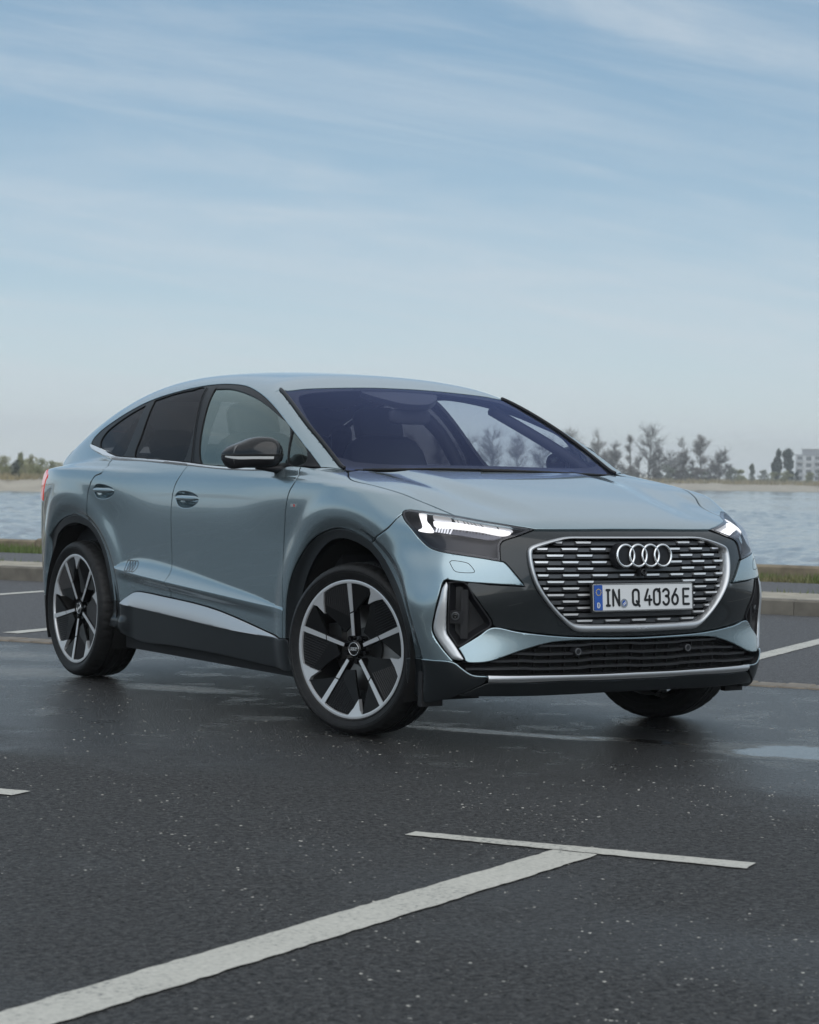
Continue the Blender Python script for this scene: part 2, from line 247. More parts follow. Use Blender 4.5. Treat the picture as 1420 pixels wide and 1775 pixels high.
SEG = {
'hood_front': [(0.0, -0.767, 0.891), (-0.228, -0.759, 0.89), (-0.366, -0.744, 0.889), (-0.457, -0.728, 0.889)],
'hl_top': [(-0.457, -0.728, 0.889), (-0.539, -0.686, 0.903), (-0.639, -0.607, 0.921), (-0.708, -0.51, 0.939)],
'hl_top2': [(-0.708, -0.51, 0.939), (-0.747, -0.462, 0.945), (-0.807, -0.398, 0.956), (-0.839, -0.373, 0.959), (-0.859, -0.372, 0.954), (-0.875, -0.383, 0.939)],
'hl_outer': [(-0.875, -0.383, 0.939), (-0.88, -0.408, 0.916), (-0.874, -0.447, 0.885), (-0.86, -0.497, 0.84), (-0.845, -0.538, 0.811), (-0.826, -0.578, 0.797), (-0.769, -0.649, 0.784), (-0.673, -0.718, 0.768), (-0.635, -0.738, 0.761)],
'hl_inner': [(-0.635, -0.738, 0.761), (-0.627, -0.722, 0.827), (-0.615, -0.722, 0.841), (-0.546, -0.733, 0.863), (-0.457, -0.728, 0.889)],
'hood_side': [(-0.708, -0.51, 0.939), (-0.713, -0.438, 0.956), (-0.73, -0.352, 0.98), (-0.785, -0.246, 1.019), (-0.835, -0.129, 1.048), (-0.864, -0.026, 1.064), (-0.864, 0.03, 1.073), (-0.84, 0.095, 1.086), (-0.774, 0.214, 1.105)],
'fend_bump': [(-0.875, -0.383, 0.939), (-0.916, -0.341, 0.879), (-0.899, -0.191, 0.813)],
'arch_f_front': [(-0.899, -0.191, 0.813), (-0.891, -0.25, 0.772), (-0.882, -0.331, 0.688), (-0.883, -0.412, 0.586), (-0.874, -0.454, 0.482), (-0.845, -0.451, 0.362)],
'arch_f_rear': [(-0.899, -0.191, 0.813), (-0.901, -0.17, 0.823), (-0.907, -0.067, 0.853), (-0.911, 0.044, 0.865), (-0.908, 0.165, 0.847), (-0.906, 0.285, 0.803), (-0.904, 0.392, 0.724), (-0.901, 0.464, 0.64), (-0.896, 0.507, 0.549), (-0.888, 0.527, 0.459), (-0.882, 0.537, 0.364)],
'door_f': [(-0.885, 0.561, 0.365), (-0.896, 0.543, 0.524), (-0.899, 0.54, 0.748), (-0.913, 0.507, 0.883), (-0.922, 0.479, 0.964), (-0.922, 0.454, 1.018), (-0.914, 0.416, 1.066), (-0.865, 0.471, 1.109), (-0.845, 0.496, 1.126)],
'fend_top': [(-0.845, 0.496, 1.126), (-0.834, 0.341, 1.122), (-0.755, 0.287, 1.119)],
'belt_f': [(-0.845, 0.496, 1.126), (-0.849, 0.602, 1.126), (-0.862, 0.652, 1.113), (-0.868, 0.879, 1.107), (-0.867, 1.216, 1.112), (-0.859, 1.546, 1.126)],
'belt_r': [(-0.859, 1.546, 1.126), (-0.858, 1.591, 1.127), (-0.84, 2.119, 1.146), (-0.829, 2.39, 1.149), (-0.819, 2.49, 1.153)],
'belt_q': [(-0.819, 2.49, 1.153), (-0.788, 2.687, 1.177), (-0.759, 2.855, 1.203), (-0.738, 2.948, 1.226)],
'chrome_top': [(-0.733, 2.956, 1.235), (-0.767, 2.758, 1.211), (-0.793, 2.597, 1.185), (-0.811, 2.452, 1.168), (-0.832, 2.136, 1.159), (-0.849, 1.608, 1.141), (-0.86, 1.23, 1.123), (-0.861, 0.892, 1.118), (-0.853, 0.667, 1.123)],
'door_m': [(-0.859, 1.546, 1.126), (-0.884, 1.576, 1.078), (-0.897, 1.613, 1.023), (-0.903, 1.631, 0.949), (-0.899, 1.641, 0.802), (-0.897, 1.649, 0.605), (-0.879, 1.674, 0.481)],
'door_r': [(-0.819, 2.49, 1.153), (-0.889, 2.408, 1.108), (-0.923, 2.389, 1.081), (-0.934, 2.459, 1.06), (-0.94, 2.491, 1.022), (-0.94, 2.524, 0.976), (-0.939, 2.535, 0.928), (-0.935, 2.543, 0.893), (-0.917, 2.568, 0.852), (-0.898, 2.592, 0.826)],
'arch_r_front': [(-0.898, 2.592, 0.826), (-0.89, 2.507, 0.774), (-0.88, 2.436, 0.693), (-0.873, 2.388, 0.59), (-0.866, 2.362, 0.488), (-0.861, 2.353, 0.423)],
'arch_r_rear': [(-0.898, 2.592, 0.826), (-0.902, 2.686, 0.846), (-0.904, 2.762, 0.853), (-0.903, 2.839, 0.847), (-0.898, 2.934, 0.826), (-0.888, 3.043, 0.784), (-0.879, 3.143, 0.726)],
'sill_r': [(-0.861, 2.353, 0.423), (-0.891, 2.21, 0.429), (-0.88, 2.103, 0.476), (-0.881, 2.033, 0.49), (-0.879, 1.674, 0.481)],
'sill_f': [(-0.879, 1.674, 0.481), (-0.878, 1.407, 0.469), (-0.877, 1.192, 0.452), (-0.875, 0.997, 0.427), (-0.873, 0.807, 0.398), (-0.884, 0.581, 0.362)],
'silver_bot': [(-0.89, 2.212, 0.418), (-0.873, 1.662, 0.397), (-0.871, 1.1, 0.372), (-0.884, 0.581, 0.36)],
'sill_bot': [(-0.852, 2.397, 0.296), (-0.877, 2.223, 0.268), (-0.86, 2.045, 0.24), (-0.859, 1.64, 0.245), (-0.858, 1.022, 0.237), (-0.857, 0.496, 0.222)],
'ws_side': [(-0.638, 1.061, 1.482), (-0.713, 0.691, 1.324), (-0.731, 0.519, 1.238), (-0.753, 0.287, 1.119)],
'ws_top': [(0.0, 1.051, 1.513), (-0.105, 1.052, 1.512), (-0.349, 1.046, 1.503), (-0.515, 1.043, 1.492), (-0.607, 1.033, 1.48), (-0.638, 1.061, 1.482)],
'dlo_top': [(-0.738, 2.948, 1.226), (-0.726, 2.947, 1.254), (-0.713, 2.886, 1.297), (-0.7, 2.713, 1.361), (-0.684, 2.549, 1.412), (-0.666, 2.369, 1.457), (-0.647, 2.106, 1.497), (-0.632, 1.912, 1.517), (-0.625, 1.795, 1.525), (-0.622, 1.609, 1.526), (-0.636, 1.396, 1.51), (-0.677, 1.179, 1.467), (-0.719, 0.986, 1.41), (-0.77, 0.742, 1.312), (-0.806, 0.529, 1.215), (-0.832, 0.343, 1.123)],
'gl_front': [(-0.652, 1.689, 1.501), (-0.655, 1.525, 1.497), (-0.683, 1.288, 1.464), (-0.714, 1.093, 1.421), (-0.748, 0.893, 1.361), (-0.78, 0.719, 1.293), (-0.822, 0.662, 1.199), (-0.847, 0.634, 1.131), (-0.855, 0.742, 1.123), (-0.858, 1.235, 1.128), (-0.852, 1.44, 1.138)],
'gl_sail': [(-0.783, 0.685, 1.282), (-0.795, 0.612, 1.25), (-0.815, 0.505, 1.194), (-0.831, 0.48, 1.148), (-0.842, 0.609, 1.139)],
'gl_rear': [(-0.672, 2.311, 1.456), (-0.658, 2.127, 1.485), (-0.648, 1.955, 1.502), (-0.645, 1.817, 1.507), (-0.765, 1.675, 1.332), (-0.847, 1.632, 1.147), (-0.837, 1.942, 1.16), (-0.824, 2.222, 1.168), (-0.775, 2.245, 1.282)],
'gl_quarter': [(-0.683, 2.394, 1.433), (-0.7, 2.542, 1.389), (-0.716, 2.683, 1.338), (-0.73, 2.78, 1.29), (-0.746, 2.802, 1.25), (-0.763, 2.772, 1.218), (-0.786, 2.627, 1.196), (-0.807, 2.475, 1.174), (-0.815, 2.376, 1.171), (-0.761, 2.363, 1.298)],
'bp_edge': [(-0.624, -0.743, 0.759), (-0.544, -0.783, 0.662)],
'arm_low': [(-0.544, -0.783, 0.663), (-0.674, -0.737, 0.671), (-0.768, -0.684, 0.677), (-0.814, -0.646, 0.683)],
'blade_out': [(-0.814, -0.646, 0.683), (-0.825, -0.634, 0.685), (-0.833, -0.628, 0.676), (-0.851, -0.622, 0.614), (-0.861, -0.61, 0.548), (-0.865, -0.601, 0.496), (-0.862, -0.603, 0.473), (-0.839, -0.629, 0.42), (-0.803, -0.67, 0.361)],
'bump_low': [(-0.803, -0.67, 0.361), (-0.855, -0.594, 0.364), (-0.845, -0.451, 0.362)],
'blade': [(-0.824, -0.636, 0.68), (-0.839, -0.627, 0.655), (-0.85, -0.623, 0.609), (-0.86, -0.611, 0.545), (-0.863, -0.603, 0.494), (-0.859, -0.606, 0.471), (-0.837, -0.63, 0.42), (-0.808, -0.664, 0.371), (-0.802, -0.671, 0.368), (-0.772, -0.696, 0.369), (-0.785, -0.682, 0.402), (-0.799, -0.665, 0.433), (-0.82, -0.644, 0.475), (-0.823, -0.643, 0.503), (-0.824, -0.648, 0.629), (-0.82, -0.644, 0.667)],
'intake': [(-0.819, -0.642, 0.677), (-0.769, -0.684, 0.678), (-0.731, -0.713, 0.61), (-0.674, -0.735, 0.526), (-0.67, -0.736, 0.515), (-0.673, -0.734, 0.501), (-0.717, -0.713, 0.471), (-0.791, -0.674, 0.42), (-0.802, -0.662, 0.442), (-0.82, -0.645, 0.478), (-0.821, -0.644, 0.503), (-0.823, -0.649, 0.629)],
'mask_left': [(-0.544, -0.783, 0.662), (-0.674, -0.737, 0.669), (-0.764, -0.687, 0.674), (-0.723, -0.717, 0.601), (-0.67, -0.736, 0.524), (-0.665, -0.737, 0.508)],
'mask_bot': [(-0.665, -0.737, 0.503), (-0.557, -0.774, 0.485), (-0.363, -0.812, 0.463), (-0.17, -0.83, 0.456), (0.0, -0.835, 0.454)],
'band_top': [(0.0, -0.835, 0.451), (-0.169, -0.83, 0.454), (-0.363, -0.812, 0.461), (-0.557, -0.773, 0.481), (-0.669, -0.735, 0.499), (-0.717, -0.714, 0.466), (-0.789, -0.676, 0.416)],
'band_bot': [(-0.789, -0.676, 0.416), (-0.77, -0.697, 0.371), (-0.769, -0.699, 0.362), (-0.718, -0.727, 0.359), (-0.672, -0.744, 0.366), (-0.61, -0.762, 0.387), (-0.537, -0.78, 0.411), (-0.432, -0.8, 0.436), (-0.341, -0.814, 0.443), (-0.169, -0.83, 0.443), (0.0, -0.835, 0.441)],
'low_top': [(0.0, -0.835, 0.441), (-0.169, -0.83, 0.443), (-0.341, -0.814, 0.443), (-0.432, -0.8, 0.436), (-0.537, -0.78, 0.411), (-0.61, -0.762, 0.387), (-0.672, -0.744, 0.366), (-0.718, -0.727, 0.358), (-0.77, -0.698, 0.36), (-0.8, -0.673, 0.354)],
'low_bot': [(-0.8, -0.673, 0.354), (-0.782, -0.691, 0.334), (-0.746, -0.713, 0.31), (-0.685, -0.737, 0.305), (-0.441, -0.788, 0.308), (-0.151, -0.812, 0.306), (0.0, -0.815, 0.307)],
'skid_top': [(0.0, -0.815, 0.307), (-0.151, -0.812, 0.306), (-0.441, -0.788, 0.308), (-0.686, -0.738, 0.311)],
'skid_bot': [(-0.681, -0.732, 0.279), (-0.538, -0.764, 0.277), (-0.342, -0.79, 0.279), (-0.143, -0.802, 0.277), (0.0, -0.805, 0.277)],
'chin_bot': [(-0.776, -0.658, 0.223), (-0.677, -0.704, 0.22), (-0.413, -0.753, 0.218), (-0.121, -0.776, 0.221), (0.0, -0.778, 0.222)],
'wing': [(-0.851, -0.392, 0.356), (-0.844, -0.45, 0.36), (-0.855, -0.594, 0.363), (-0.803, -0.67, 0.357), (-0.782, -0.691, 0.336), (-0.746, -0.713, 0.31), (-0.685, -0.737, 0.304), (-0.686, -0.734, 0.293), (-0.698, -0.725, 0.275), (-0.776, -0.658, 0.223), (-0.808, -0.613, 0.206), (-0.84, -0.516, 0.187), (-0.836, -0.393, 0.24)],
'fr_out': [(0.0, -0.799, 0.861), (-0.183, -0.793, 0.861), (-0.333, -0.778, 0.86), (-0.371, -0.776, 0.856), (-0.505, -0.764, 0.823), (-0.519, -0.763, 0.813), (-0.523, -0.765, 0.801), (-0.523, -0.779, 0.742), (-0.499, -0.795, 0.66), (-0.427, -0.808, 0.568), (-0.344, -0.816, 0.497), (-0.311, -0.819, 0.48), (-0.174, -0.831, 0.475), (0.0, -0.837, 0.473)],
'fr_in': [(0.0, -0.805, 0.852), (-0.187, -0.798, 0.852), (-0.337, -0.784, 0.851), (-0.365, -0.782, 0.847), (-0.49, -0.771, 0.811), (-0.502, -0.77, 0.803), (-0.506, -0.772, 0.792), (-0.505, -0.784, 0.742), (-0.483, -0.798, 0.666), (-0.412, -0.811, 0.575), (-0.338, -0.818, 0.518), (-0.313, -0.821, 0.511), (-0.176, -0.833, 0.507), (0.0, -0.839, 0.505)],
'washer': [(-0.806, -0.628, 0.754), (-0.8, -0.631, 0.761), (-0.752, -0.675, 0.754), (-0.744, -0.683, 0.747), (-0.731, -0.7, 0.719), (-0.736, -0.698, 0.715), (-0.793, -0.656, 0.717), (-0.799, -0.648, 0.724)],
'handle_f': [(-0.902, 1.596, 0.975), (-0.901, 1.567, 0.993), (-0.901, 1.44, 0.994), (-0.902, 1.36, 0.971), (-0.903, 1.358, 0.957), (-0.904, 1.409, 0.932), (-0.904, 1.493, 0.922), (-0.904, 1.561, 0.934)],
'handle_r': [(-0.938, 2.459, 0.998), (-0.937, 2.428, 1.016), (-0.93, 2.324, 1.014), (-0.924, 2.246, 0.992), (-0.923, 2.247, 0.978), (-0.925, 2.304, 0.956), (-0.928, 2.38, 0.949), (-0.932, 2.435, 0.959)],
'rings_door': [(-0.901, 2.065, 0.617)],
'badge': [(-0.925, 0.412, 0.956)],
'tail_side': [(-0.942, 2.893, 1.055), (-0.941, 2.94, 1.046), (-0.937, 2.993, 1.023)],
'emblem': [(0.0, -0.828, 0.784)],
'fogsens': [(-0.803, -0.663, 0.542)],
'sens': [(-0.293, -0.817, 0.396), (0.291, -0.817, 0.392)],
'cam': [(0.0, -0.84, 0.717)],
'plate': [(-0.257, -0.832, 0.672), (0.271, -0.831, 0.671), (0.276, -0.828, 0.56), (-0.25, -0.831, 0.564)],
'led_y': [(-0.833, -0.421, 0.942), (-0.811, -0.442, 0.94), (-0.832, -0.491, 0.911), (-0.829, -0.517, 0.895), (-0.828, -0.541, 0.871), (-0.864, -0.475, 0.875), (-0.852, -0.491, 0.886), (-0.846, -0.465, 0.915)],
'led_bar': [(-0.816, -0.51, 0.912), (-0.789, -0.541, 0.91), (-0.763, -0.564, 0.91), (-0.678, -0.644, 0.896), (-0.567, -0.718, 0.873), (-0.597, -0.717, 0.862), (-0.689, -0.66, 0.878), (-0.777, -0.585, 0.889), (-0.819, -0.531, 0.895)],
'led_b1': [(-0.798, -0.469, 0.934), (-0.771, -0.479, 0.937), (-0.748, -0.519, 0.93), (-0.76, -0.563, 0.911), (-0.786, -0.535, 0.914), (-0.809, -0.507, 0.917)],
'led_b2': [(-0.649, -0.64, 0.906), (-0.636, -0.643, 0.908), (-0.611, -0.668, 0.9), (-0.614, -0.691, 0.883), (-0.644, -0.675, 0.885), (-0.654, -0.664, 0.89)],
'led_b3': [(-0.601, -0.678, 0.896), (-0.574, -0.696, 0.89), (-0.557, -0.708, 0.885), (-0.555, -0.717, 0.877), (-0.582, -0.708, 0.878), (-0.605, -0.696, 0.882)],
'led_low': [(-0.864, -0.475, 0.874), (-0.828, -0.542, 0.869), (-0.753, -0.632, 0.858), (-0.65, -0.705, 0.843), (-0.611, -0.717, 0.854), (-0.695, -0.669, 0.864), (-0.749, -0.626, 0.872), (-0.824, -0.535, 0.885)],
}
SEG = {k: np.array(v) for k, v in SEG.items()}
# ---------------------------------------------------------------- mesh helpers
def link(o, parent=None, name=None):
    col.objects.link(o)
    if parent is not None: o.parent = parent
    return o
def empty(name, loc=(0, 0, 0), parent=None, rz=0.):
    o = bpy.data.objects.new(name, None); o.location = loc; o.rotation_euler = (0, 0, rz); o.empty_display_size = .2
    return link(o, parent)
def tag(o, label=None, cat=None, group=None, kind=None):
    for k, v in (('label', label), ('category', cat), ('group', group), ('kind', kind)):
        if v: o[k] = v
    return o
def mk(name, V, F_, m, parent=None, smooth=False, normals=None, sharp=None):
    me = bpy.data.meshes.new(name); me.from_pydata([tuple(map(float, v)) for v in V], [], [tuple(map(int, f)) for f in F_]); me.update()
    if isinstance(m, str): m = MAT[m]
    if m is not None: me.materials.append(m)
    if smooth or normals is not None:
        me.polygons.foreach_set('use_smooth', [True]*len(me.polygons))
    if sharp is not None: me.set_sharp_from_angle(angle=R(sharp))
    if normals is not None: me.normals_split_custom_set_from_vertices([tuple(map(float, n)) for n in normals])
    me.update(); o = bpy.data.objects.new(name, me); return link(o, parent)
class MB:
    def __init__(s): s.V = []; s.F = []
    def add(s, V, F_):
        k = len(s.V); s.V += [tuple(v) for v in V]; s.F += [tuple(i+k for i in f) for f in F_]; return s
    def box(s, c, d, rot=None, taper=(1, 1)):
        hx, hy, hz = d[0]/2, d[1]/2, d[2]/2
        v = [(x*hx*(taper[0] if z > 0 else 1), y*hy*(taper[1] if z > 0 else 1), z*hz) for z in (-1, 1) for y in (-1, 1) for x in (-1, 1)]
        if rot is not None: v = [tuple(rot @ Vector(p)) for p in v]
        v = [(p[0]+c[0], p[1]+c[1], p[2]+c[2]) for p in v]
        return s.add(v, [(0, 2, 3, 1), (4, 5, 7, 6), (0, 1, 5, 4), (2, 6, 7, 3), (0, 4, 6, 2), (1, 3, 7, 5)])
    def tube(s, pts, rad, n=8, cap=True):
        pts = [Vector(p) for p in pts]; rad = rad if hasattr(rad, '__len__') else [rad]*len(pts); k = len(s.V); rings = []
        a = None
        for i, p in enumerate(pts):
            d = (pts[min(i+1, len(pts)-1)]-pts[max(i-1, 0)]).normalized()
            if a is None: a = d.orthogonal().normalized()
            else: a = (a-d*a.dot(d)).normalized()
            b = d.cross(a)
            for j in range(n):
                t = 2*math.pi*j/n; q = p+(a*math.cos(t)+b*math.sin(t))*rad[i]; s.V.append(tuple(q))
        for i in range(len(pts)-1):
            for j in range(n): s.F.append((k+i*n+j, k+i*n+(j+1) % n, k+(i+1)*n+(j+1) % n, k+(i+1)*n+j))
        if cap: s.F.append(tuple(k+j for j in range(n))[::-1]); s.F.append(tuple(k+(len(pts)-1)*n+j for j in range(n)))
        return s
    def build(s, name, m, parent=None, smooth=False, sharp=None): return mk(name, s.V, s.F, m, parent, smooth, None, sharp)
# ---------------------------------------------------------------- charts: (u, v) <-> rays that meet the body surface
def inv(ch, P):
    P = np.atleast_2d(P); x, y, z = P.T
    if ch == 'side': return np.stack([y, z], -1)
    if ch == 'top': return np.stack([x, y], -1)
    if ch == 'front': return np.stack([np.arctan2(-x, -(y-.35))*1.15, z], -1)
    if ch == 'rear': return np.stack([np.arctan2(-x, y-2.6)*1.05, z], -1)
    if ch == 'sec':
        a = np.arctan2(z-.5, -x); a = np.where(a < -math.pi/2, a+2*math.pi, a); return np.stack([y, a*.85], -1)
def rays(ch, uv):
    u, v = uv.T; o = np.zeros_like(u)
    if ch == 'side': return np.stack([o, u, v], -1), np.stack([o-1, o, o], -1), .2, 1.15
    if ch == 'top': return np.stack([u, v, o+.5], -1), np.stack([o, o, o+1], -1), .05, 1.35
    if ch == 'front': a = u/1.15; return np.stack([o, o+.35, v], -1), np.stack([-np.sin(a), -np.cos(a), o], -1), .45, 1.55
    if ch == 'rear': a = u/1.05; return np.stack([o, o+2.6, v], -1), np.stack([-np.sin(a), np.cos(a), o], -1), .3, 1.4
    if ch == 'sec': a = v/.85; return np.stack([o, u, o+.5], -1), np.stack([-np.cos(a), o, np.sin(a)], -1), .1, 1.25
def cat_rom(P, step):
    P = np.asarray(P, float)
    if len(P) < 3: D = P
    else:
        Q = np.vstack([2*P[0]-P[1], P, 2*P[-1]-P[-2]]); D = []
        for i in range(1, len(Q)-2):
            p0, p1, p2, p3 = Q[i-1:i+3]; d = [max(np.linalg.norm(b-a), 1e-6)**.5 for a, b in ((p0, p1), (p1, p2), (p2, p3))]
            t0 = 0; t1 = d[0]; t2 = t1+d[1]; t3 = t2+d[2]
            for t in np.linspace(t1, t2, 12, endpoint=False):
                A1 = (t1-t)/(t1-t0)*p0+(t-t0)/(t1-t0)*p1; A2 = (t2-t)/(t2-t1)*p1+(t-t1)/(t2-t1)*p2; A3 = (t3-t)/(t3-t2)*p2+(t-t2)/(t3-t2)*p3
                B1 = (t2-t)/(t2-t0)*A1+(t-t0)/(t2-t0)*A2; B2 = (t3-t)/(t3-t1)*A2+(t-t1)/(t3-t1)*A3
                D.append((t2-t)/(t2-t1)*B1+(t-t1)/(t2-t1)*B2)
        D.append(P[-1]); D = np.array(D)
    s = np.r_[0, np.cumsum(np.linalg.norm(np.diff(D, axis=0), axis=1))]; n = max(2, int(math.ceil(s[-1]/step))+1); t = np.linspace(0, s[-1], n)
    return np.stack([np.interp(t, s, D[:, k]) for k in range(D.shape[1])], -1)
def settle(P, it=4):
    P = np.array(P, float)
    for _ in range(it): P = P-grad(P)*g(P[:, 0], P[:, 1], P[:, 2])[:, None]
    return P
def onsurf(P):
    P = np.array(P, float); return lift('top', P[:, :2]).tolist()
def outline(ch, segs, step):
    pts = []
    for s in segs:
        P = SEG[s.strip('-~')] if isinstance(s, str) else np.array(s, float)
        if isinstance(s, str) and s.startswith('-'): P = P[::-1]
        if not isinstance(s, str) and ch in ('sec', 'rear'): P = settle(P)
        uv = cat_rom(inv(ch, P), step)
        if pts: uv = uv[1:] if np.linalg.norm(uv[0]-pts[-1][-1]) < step*.6 else uv
        pts.append(uv)
    Q = np.vstack(pts)
    keep = np.linalg.norm(Q-np.roll(Q, 1, 0), axis=1) > step*.15; return Q[keep]
def area(Q): x, y = Q.T; return .5*np.sum(x*np.roll(y, -1)-np.roll(x, -1)*y)
def inset(Q, d):
    """move a CCW loop inwards by d"""
    e = np.roll(Q, -1, 0)-Q; e /= np.linalg.norm(e, axis=1, keepdims=True)+1e-12; n = np.stack([-e[:, 1], e[:, 0]], -1)
    m = n+np.roll(n, 1, 0); m /= np.linalg.norm(m, axis=1, keepdims=True)+1e-12; c = np.clip((m*n).sum(1, keepdims=True), .45, 1)
    return Q+m*d/c
def inside(pts, Q):
    x, y = pts[:, 0][:, None], pts[:, 1][:, None]; x0, y0 = Q.T; x1, y1 = np.roll(Q, -1, 0).T
    with np.errstate(divide='ignore', invalid='ignore'):
        c = ((y0 > y) != (y1 > y)) & (x < (x1-x0)*(y-y0)/(y1-y0+1e-30)+x0)
    return c.sum(1) % 2 == 1
def mirror_half(segs):
    """closed outline from a half that starts and ends at x = 0"""
    P = []
    for s in segs: P.append(s)
    for s in segs[::-1]:
        A = SEG[s.strip('-')] if isinstance(s, str) else np.array(s, float)
        if isinstance(s, str) and s.startswith('-'): A = A[::-1]
        P.append((A[::-1]*np.array([-1, 1, 1])).tolist())
    return P
def fill(Q, holes, res, lines=()):
    """triangulate a loop with holes; returns points, tris, loops (index lists)"""
    loops = [Q]+holes; pts = []; loop_i = []; edges = []
    for k, q in enumerate(loops):
        s = len(pts); pts += q.tolist(); idx = list(range(s, s+len(q))); loop_i.append(idx); edges += [(idx[i], idx[(i+1) % len(idx)]) for i in range(len(idx))]
    for q in lines:
        s = len(pts); k_ = inside(q, inset(Q, .004)); run = []
        for i in range(len(q)):
            if k_[i]:
                pts.append(q[i].tolist())
                if run: edges.append((len(pts)-2, len(pts)-1))
                run.append(i)
            else: run = []
    nb = len(pts); bnd = np.array(pts)
    x0, y0 = Q.min(0); x1, y1 = Q.max(0); gx, gy = np.meshgrid(np.arange(x0, x1+res, res), np.arange(y0, y1+res, res*.866))
    gx = gx+(np.arange(gx.shape[0]) % 2)[:, None]*res*.5; C = np.stack([gx.ravel(), gy.ravel()], -1)
    keep = np.concatenate([inside(c, Q) for c in np.array_split(C, max(1, len(C)//4000))])
    for h in holes: keep &= ~inside(C, h)
    C = C[keep]
    if len(C):
        ok = np.concatenate([(((c[:, None]-bnd[None])**2).sum(-1).min(1)) > (res*.55)**2 for c in np.array_split(C, max(1, len(C)//2000))]); C = C[ok]
    br = []
    for k, q in enumerate(loops):
        r_ = inset(q, .0035 if k == 0 else -.0035); br.append(r_)
    ring = np.vstack(br); ok = inside(ring, Q)
    for h in holes: ok &= ~inside(ring, h)
    d2 = ((ring[:, None]-bnd[None])**2).sum(-1).min(1); ok &= d2 > .0026**2; ring = ring[ok]
    allp = np.vstack([bnd, ring, C])
    vo, eo, fo, ov, oe, of = geometry.delaunay_2d_cdt([Vector(p) for p in allp], edges, [], 0, 1e-7)
    V = np.array([(v.x, v.y) for v in vo]); T_ = np.array([f for f in fo if len(f) == 3])
    cen = V[T_].mean(1); k = inside(cen, Q)
    for h in holes: k &= ~inside(cen, h)
    T_ = T_[k]
    mp_ = {}
    for i, o_ in enumerate(ov):
        for j in o_: mp_[j] = i
    return V, T_, [[mp_[i] for i in l if i in mp_] for l in loop_i]
def panel(name, segs, ch, m, parent, off=0., depth=.014, gap=.0018, res=.016, holes=(), both=False, sym=False, bevel=True, loop=None, relief=None, lines=()):
    """one piece of bodywork: outline -> mesh on the body surface, with returned edges"""
    Q = loop if loop is not None else outline(ch, mirror_half(segs) if sym else segs, min(res, .016))
    if area(Q) < 0: Q = Q[::-1]
    if gap: Q = inset(Q, gap)
    H = []
    for h in holes:
        h = h if isinstance(h, np.ndarray) and h.shape[1] == 2 else outline(ch, h, min(res, .012))
        if area(h) < 0: h = h[::-1]
        H.append(inset(h, -gap))
    V, T_, loops = fill(Q, H, res, lines)
    O, D, t0, t1 = rays(ch, V); P, bad = root(O, D, t0, t1, off); n = grad(P)
    if relief is not None: P = P+n*relief(V)[:, None]
    fn = np.cross(P[T_[:, 1]]-P[T_[:, 0]], P[T_[:, 2]]-P[T_[:, 0]]); fl = (fn*n[T_[:, 0]]).sum(1) < 0
    T_ = np.where(fl[:, None], T_[:, ::-1], T_)
    if relief is not None:
        fn = np.cross(P[T_[:, 1]]-P[T_[:, 0]], P[T_[:, 2]]-P[T_[:, 0]]); n = np.zeros_like(P)
        for k in range(3): np.add.at(n, T_[:, k], fn)
        n /= np.linalg.norm(n, axis=1, keepdims=True)+1e-15
    PV = [P.copy()]; NV = [n.copy()]; faces = [tuple(t) for t in T_]; base = len(P)
    for k, lp in enumerate(loops):
        if not depth: continue
        l = np.array(lp); p = P[l]; tan = np.roll(p, -1, 0)-np.roll(p, 1, 0); tan /= np.linalg.norm(tan, axis=1, keepdims=True)+1e-12
        outw = np.cross(tan, n[l]); outw /= np.linalg.norm(outw, axis=1, keepdims=True)+1e-12
        # outward test in the chart
        cu = V[l]; e = np.roll(cu, -1, 0)-np.roll(cu, 1, 0)
        o2 = np.stack([e[:, 1], -e[:, 0]], -1) if k == 0 else np.stack([-e[:, 1], e[:, 0]], -1)
        O2, D2, a0, a1 = rays(ch, cu+o2/(np.linalg.norm(o2, axis=1, keepdims=True)+1e-12)*.004); q, _ = root(O2, D2, a0, a1, off)
        sg = np.sign(((q-p)*outw).sum(1)); outw *= np.where(sg == 0, 1, sg)[:, None]
        if bevel:
            PV[0][l] = p-n[l]*.0012; nn = n[l]+outw*.8; NV[0][l] = nn/np.linalg.norm(nn, axis=1, keepdims=True)
        top = PV[0][l]; bot = p-n[l]*depth; c = len(l); PV += [top, bot]; NV += [outw, outw]
        for i in range(c):
            j = (i+1) % c; q4 = (base+i, base+j, base+c+j, base+c+i)
            f_ = np.cross(top[j]-top[i], bot[i]-top[i])
            faces.append(q4 if (f_*outw[i]).sum() > 0 else q4[::-1])
        base += 2*c
    PV = np.vstack(PV); NV = np.vstack(NV)
    o = mk(name, PV, faces, m, parent, True, NV)
    if both:
        M = np.array([-1, 1, 1]); o2 = mk(name, PV*M, [f[::-1] for f in faces], m, parent, True, NV*M); return o, o2
    return o
def lift(ch, uv, off=0.):
    O, D, t0, t1 = rays(ch, np.atleast_2d(np.array(uv, float))); P, _ = root(O, D, t0, t1, off); return P
def loop_of(ch, segs, step=.012, sym=False, d=0.):
    Q = outline(ch, mirror_half(segs) if sym else segs, step)
    if area(Q) < 0: Q = Q[::-1]
    return inset(Q, d) if d else Q
def seg(k, a=None, b=None): return RAW[k][a:b].tolist()
RAW = SEG
SEG = {k: (settle(cat_rom(v, .012)) if k not in ('emblem', 'rings_door', 'badge', 'fogsens', 'sens', 'cam', 'plate', 'tail_side') else v) for k, v in RAW.items()}
SEG['wing'] = np.array(RAW['wing'])
for k in ('gl_front', 'gl_sail', 'gl_rear', 'gl_quarter', 'blade', 'intake', 'washer', 'handle_f', 'handle_r', 'led_y', 'led_bar', 'led_b1', 'led_b2', 'led_b3', 'led_low', 'fr_out', 'fr_in'): SEG[k] = np.array(RAW[k])
